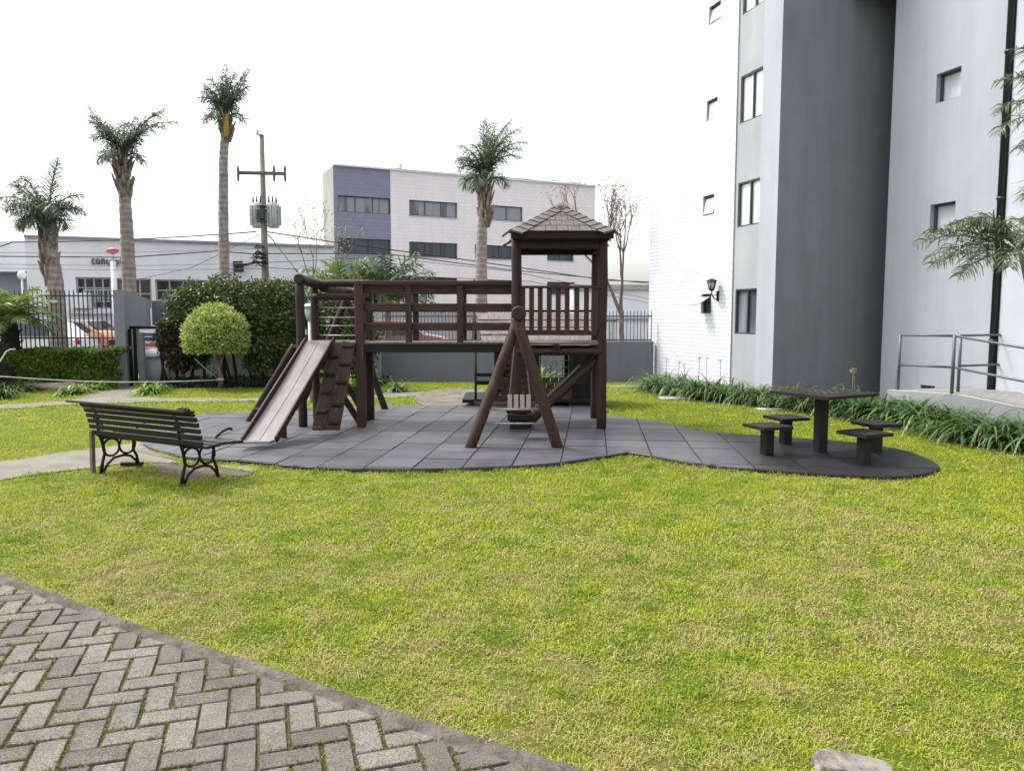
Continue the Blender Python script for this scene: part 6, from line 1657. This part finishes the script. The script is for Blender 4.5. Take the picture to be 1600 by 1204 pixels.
# ------------------------------------------------------------ grass
def grass():
    bands = [(2.0, 3.4, 26000, .020, .0028), (3.4, 5.0, 15000, .022, .0036), (5, 7.5, 8000, .024, .0050), (7.5, 11, 3600, .026, .0075), (11, 18.6, 1500, .03, .012)]
    excl = [MATP, FARP, NEARP, SANDP, DIRTP, BEDP]
    VS = []; RN = []
    for y0, y1, den, L, wd in bands:
        xm = .72*y1 + .9; n_ = int((y1-y0)*2*xm*den)
        P = np.stack([rng.uniform(-xm, xm, n_), rng.uniform(y0, y1, n_)], 1); P = P[np.abs(P[:, 0]) < .72*P[:, 1] + .9]
        nz = np.sin(P[:, 0]*9.1+np.sin(P[:, 1]*7.3)*1.7)*np.sin(P[:, 1]*8.3+np.sin(P[:, 0]*6.1)*1.9) + .6*np.sin(P[:, 0]*23+P[:, 1]*17)*np.sin(P[:, 1]*29-P[:, 0]*11)
        keep = rng.random(len(P)) < (.56 if y1 < 4 else .64 if y1 < 6 else .85) + .30*nz; P = P[keep]; nz = nz[keep]
        k = np.ones(len(P), bool)
        for e in excl:
            ins = inpoly(P + (rng.normal(size=P.shape)*.045 if e in (DIRTP, SANDP, NEARP, FARP) else 0), e)
            ins_ = ins
            if e is DIRTP: ins = ins & (rng.random(len(P)) > .35)
            elif e in (SANDP, NEARP, FARP): ins = ins & (rng.random(len(P)) > .05)
            k &= ~ins
        # brick path: keep blades out except a ragged fringe
        ins = inpoly(P + rng.normal(size=P.shape)*.012, PATHPOLY); k &= ~ins
        P = P[k]; nz = nz[k]
        # longer fringe creeping along the mat and the path edges
        if y0 >= 2:
            for ring, cl, am in ((MATP, True, .045), (EDGE, False, .03), (NEARP, True, .03), (FARP, True, .03)):
                R0 = np.array(ring + ([ring[0]] if cl else [])); sg = np.linalg.norm(np.diff(R0, axis=0), axis=1); cum = np.concatenate([[0], np.cumsum(sg)])
                m3 = int(cum[-1]*(900 if y1 < 6 else 420)); tt = rng.random(m3)*cum[-1]; X3 = np.stack([np.interp(tt, cum, R0[:, 0]), np.interp(tt, cum, R0[:, 1])], 1) + rng.normal(size=(m3, 2))*am*.5
                X3 = X3[(X3[:, 1] >= y0) & (X3[:, 1] < y1) & (np.abs(X3[:, 0]) < .72*X3[:, 1]+.9) & (np.sin(X3[:, 0]*9)+np.sin(X3[:, 1]*11+X3[:, 0]*23) > -.6)]
                if ring is MATP: X3 = X3[~inpoly(X3, MATP)]
                P = np.concatenate([P, X3]); nz = np.concatenate([nz, np.full(len(X3), 2.6)])
        n_ = len(P)
        az = rng.uniform(0, 2*np.pi, n_); el = np.radians(rng.uniform(8, 70, n_)); l_ = L*(.6+.9*rng.random(n_))*(1+.25*nz)
        d = np.stack([np.cos(az)*np.cos(el), np.sin(az)*np.cos(el), np.sin(el)], 1); s_ = np.stack([-np.sin(az), np.cos(az), np.zeros(n_)], 1)
        tw = rng.uniform(-1, 1, n_)[:, None]; s_ = s_ + np.array([0,0,1])*tw*.4
        b = np.stack([P[:, 0], P[:, 1], rng.uniform(-.002, .012, n_)], 1); w_ = (wd*(.6+.8*rng.random(n_)))[:, None]
        mid = b + d*l_[:, None]*.55; tip = mid + (d + np.array([0,0,-.5]))*l_[:, None]*.5; tip[:, 2] = np.maximum(tip[:, 2], .003)
        VS.append(np.stack([b - s_*w_*.4, b + s_*w_*.4, mid + s_*w_*.5, mid - s_*w_*.5], 1)); RN.append(rng.random(n_))
        m2 = y1 <= 7.5
        if m2:
            VS.append(np.stack([mid - s_*w_*.5, mid + s_*w_*.5, tip + s_*w_*.05, tip - s_*w_*.05], 1)); RN.append(RN[-1].copy())
        else: VS[-1][:, 2] = mid + (tip-mid)*.6 + s_*w_*.2; VS[-1][:, 3] = mid + (tip-mid)*.6 - s_*w_*.2
    V_ = np.concatenate(VS); print('GRASS quads', len(V_))
    o = np_mesh('grass', V_, 4, GRASSM, None, np.concatenate(RN)); tag(o, 'patchy yellow green lawn grass with dry straw patches', 'grass', kind='stuff')
    # brighter weed tufts scattered through the lawn
    cs_ = np.stack([rng.uniform(-5, 7, 260), rng.uniform(2.4, 8.2, 260)], 1)
    cs_ = cs_[(np.abs(cs_[:, 0]) < .7*cs_[:, 1]+.3) & ~inpoly(cs_, PATHPOLY) & ~inpoly(cs_, MATP) & ~inpoly(cs_, NEARP)][:110]; Pw = []
    for c_ in cs_: 
        s_ = rng.uniform(.02, .075); Pw.append(c_ + rng.normal(size=(int(2600*s_), 2))*s_*np.array([1.3, .8]))
    Pw = np.concatenate(Pw); Pw = Pw[~inpoly(Pw, PATHPOLY) & ~inpoly(Pw, MATP)]
    b = np.stack([Pw[:, 0], Pw[:, 1], rng.uniform(.004, .02, len(Pw))], 1)
    o = np_mesh('lawn_weeds', leaf_quads(b, .032, .0062, .8), 4, M_leaf('lawn_weed', [(.10,.18,.012),(.18,.29,.018),(.28,.38,.025)], .6, .25, 4), None); tag(o, 'brighter green weed tufts scattered in the lawn', 'weeds', kind='stuff')
    # moss and weeds in the paver joints
    P = np.stack([rng.uniform(-5, 1.6, 400000), rng.uniform(1.8, 5.6, 400000)], 1); P = P[inpoly(P, PATHPOLY)]
    th = R(18); ux = np.array([math.cos(th), math.sin(th)]); uy = np.array([-ux[1], ux[0]]); q = P - np.array([-1.10, 2.84]); x = q@ux/.112; y = q@uy/.112
    ix, iy = np.floor(x), np.floor(y); fx, fy = x-ix, y-iy; c = (ix-iy) % 4
    g = .085
    near = np.zeros(len(P), bool)
    near |= (c == 0) & ((fx < g) | (fy < g) | (fy > 1-g)); near |= (c == 1) & ((fx > 1-g) | (fy < g) | (fy > 1-g))
    near |= (c == 3) & ((fy < g) | (fx < g) | (fx > 1-g)); near |= (c == 2) & ((fy > 1-g) | (fx < g) | (fx > 1-g))
    clumpn = np.sin(P[:, 0]*5.3+1)*np.sin(P[:, 1]*6.1) + np.sin(P[:, 0]*13+P[:, 1]*9)*.6 + np.sin(P[:, 0]*31-P[:, 1]*27)*.6
    P = P[near & (clumpn > -.15) & (np.abs(P[:, 0]) < .72*P[:, 1]+.5)]; n_ = len(P)
    b = np.stack([P[:, 0], P[:, 1], rng.uniform(.010, .022, n_)], 1); V_ = leaf_quads(b, .012, .006, .7)
    o = np_mesh('joint_weeds', V_, 4, M_leaf('joint_weed', [(.06,.075,.012),(.13,.16,.02),(.22,.24,.04)], .7, .2, 6), None); tag(o, 'moss and small weeds growing in the joints of the brick path', 'weeds', kind='stuff')
grass()
for o in [c_ for c_ in bpy.data.objects if c_.name.startswith('tmp')]: bpy.data.objects.remove(o)
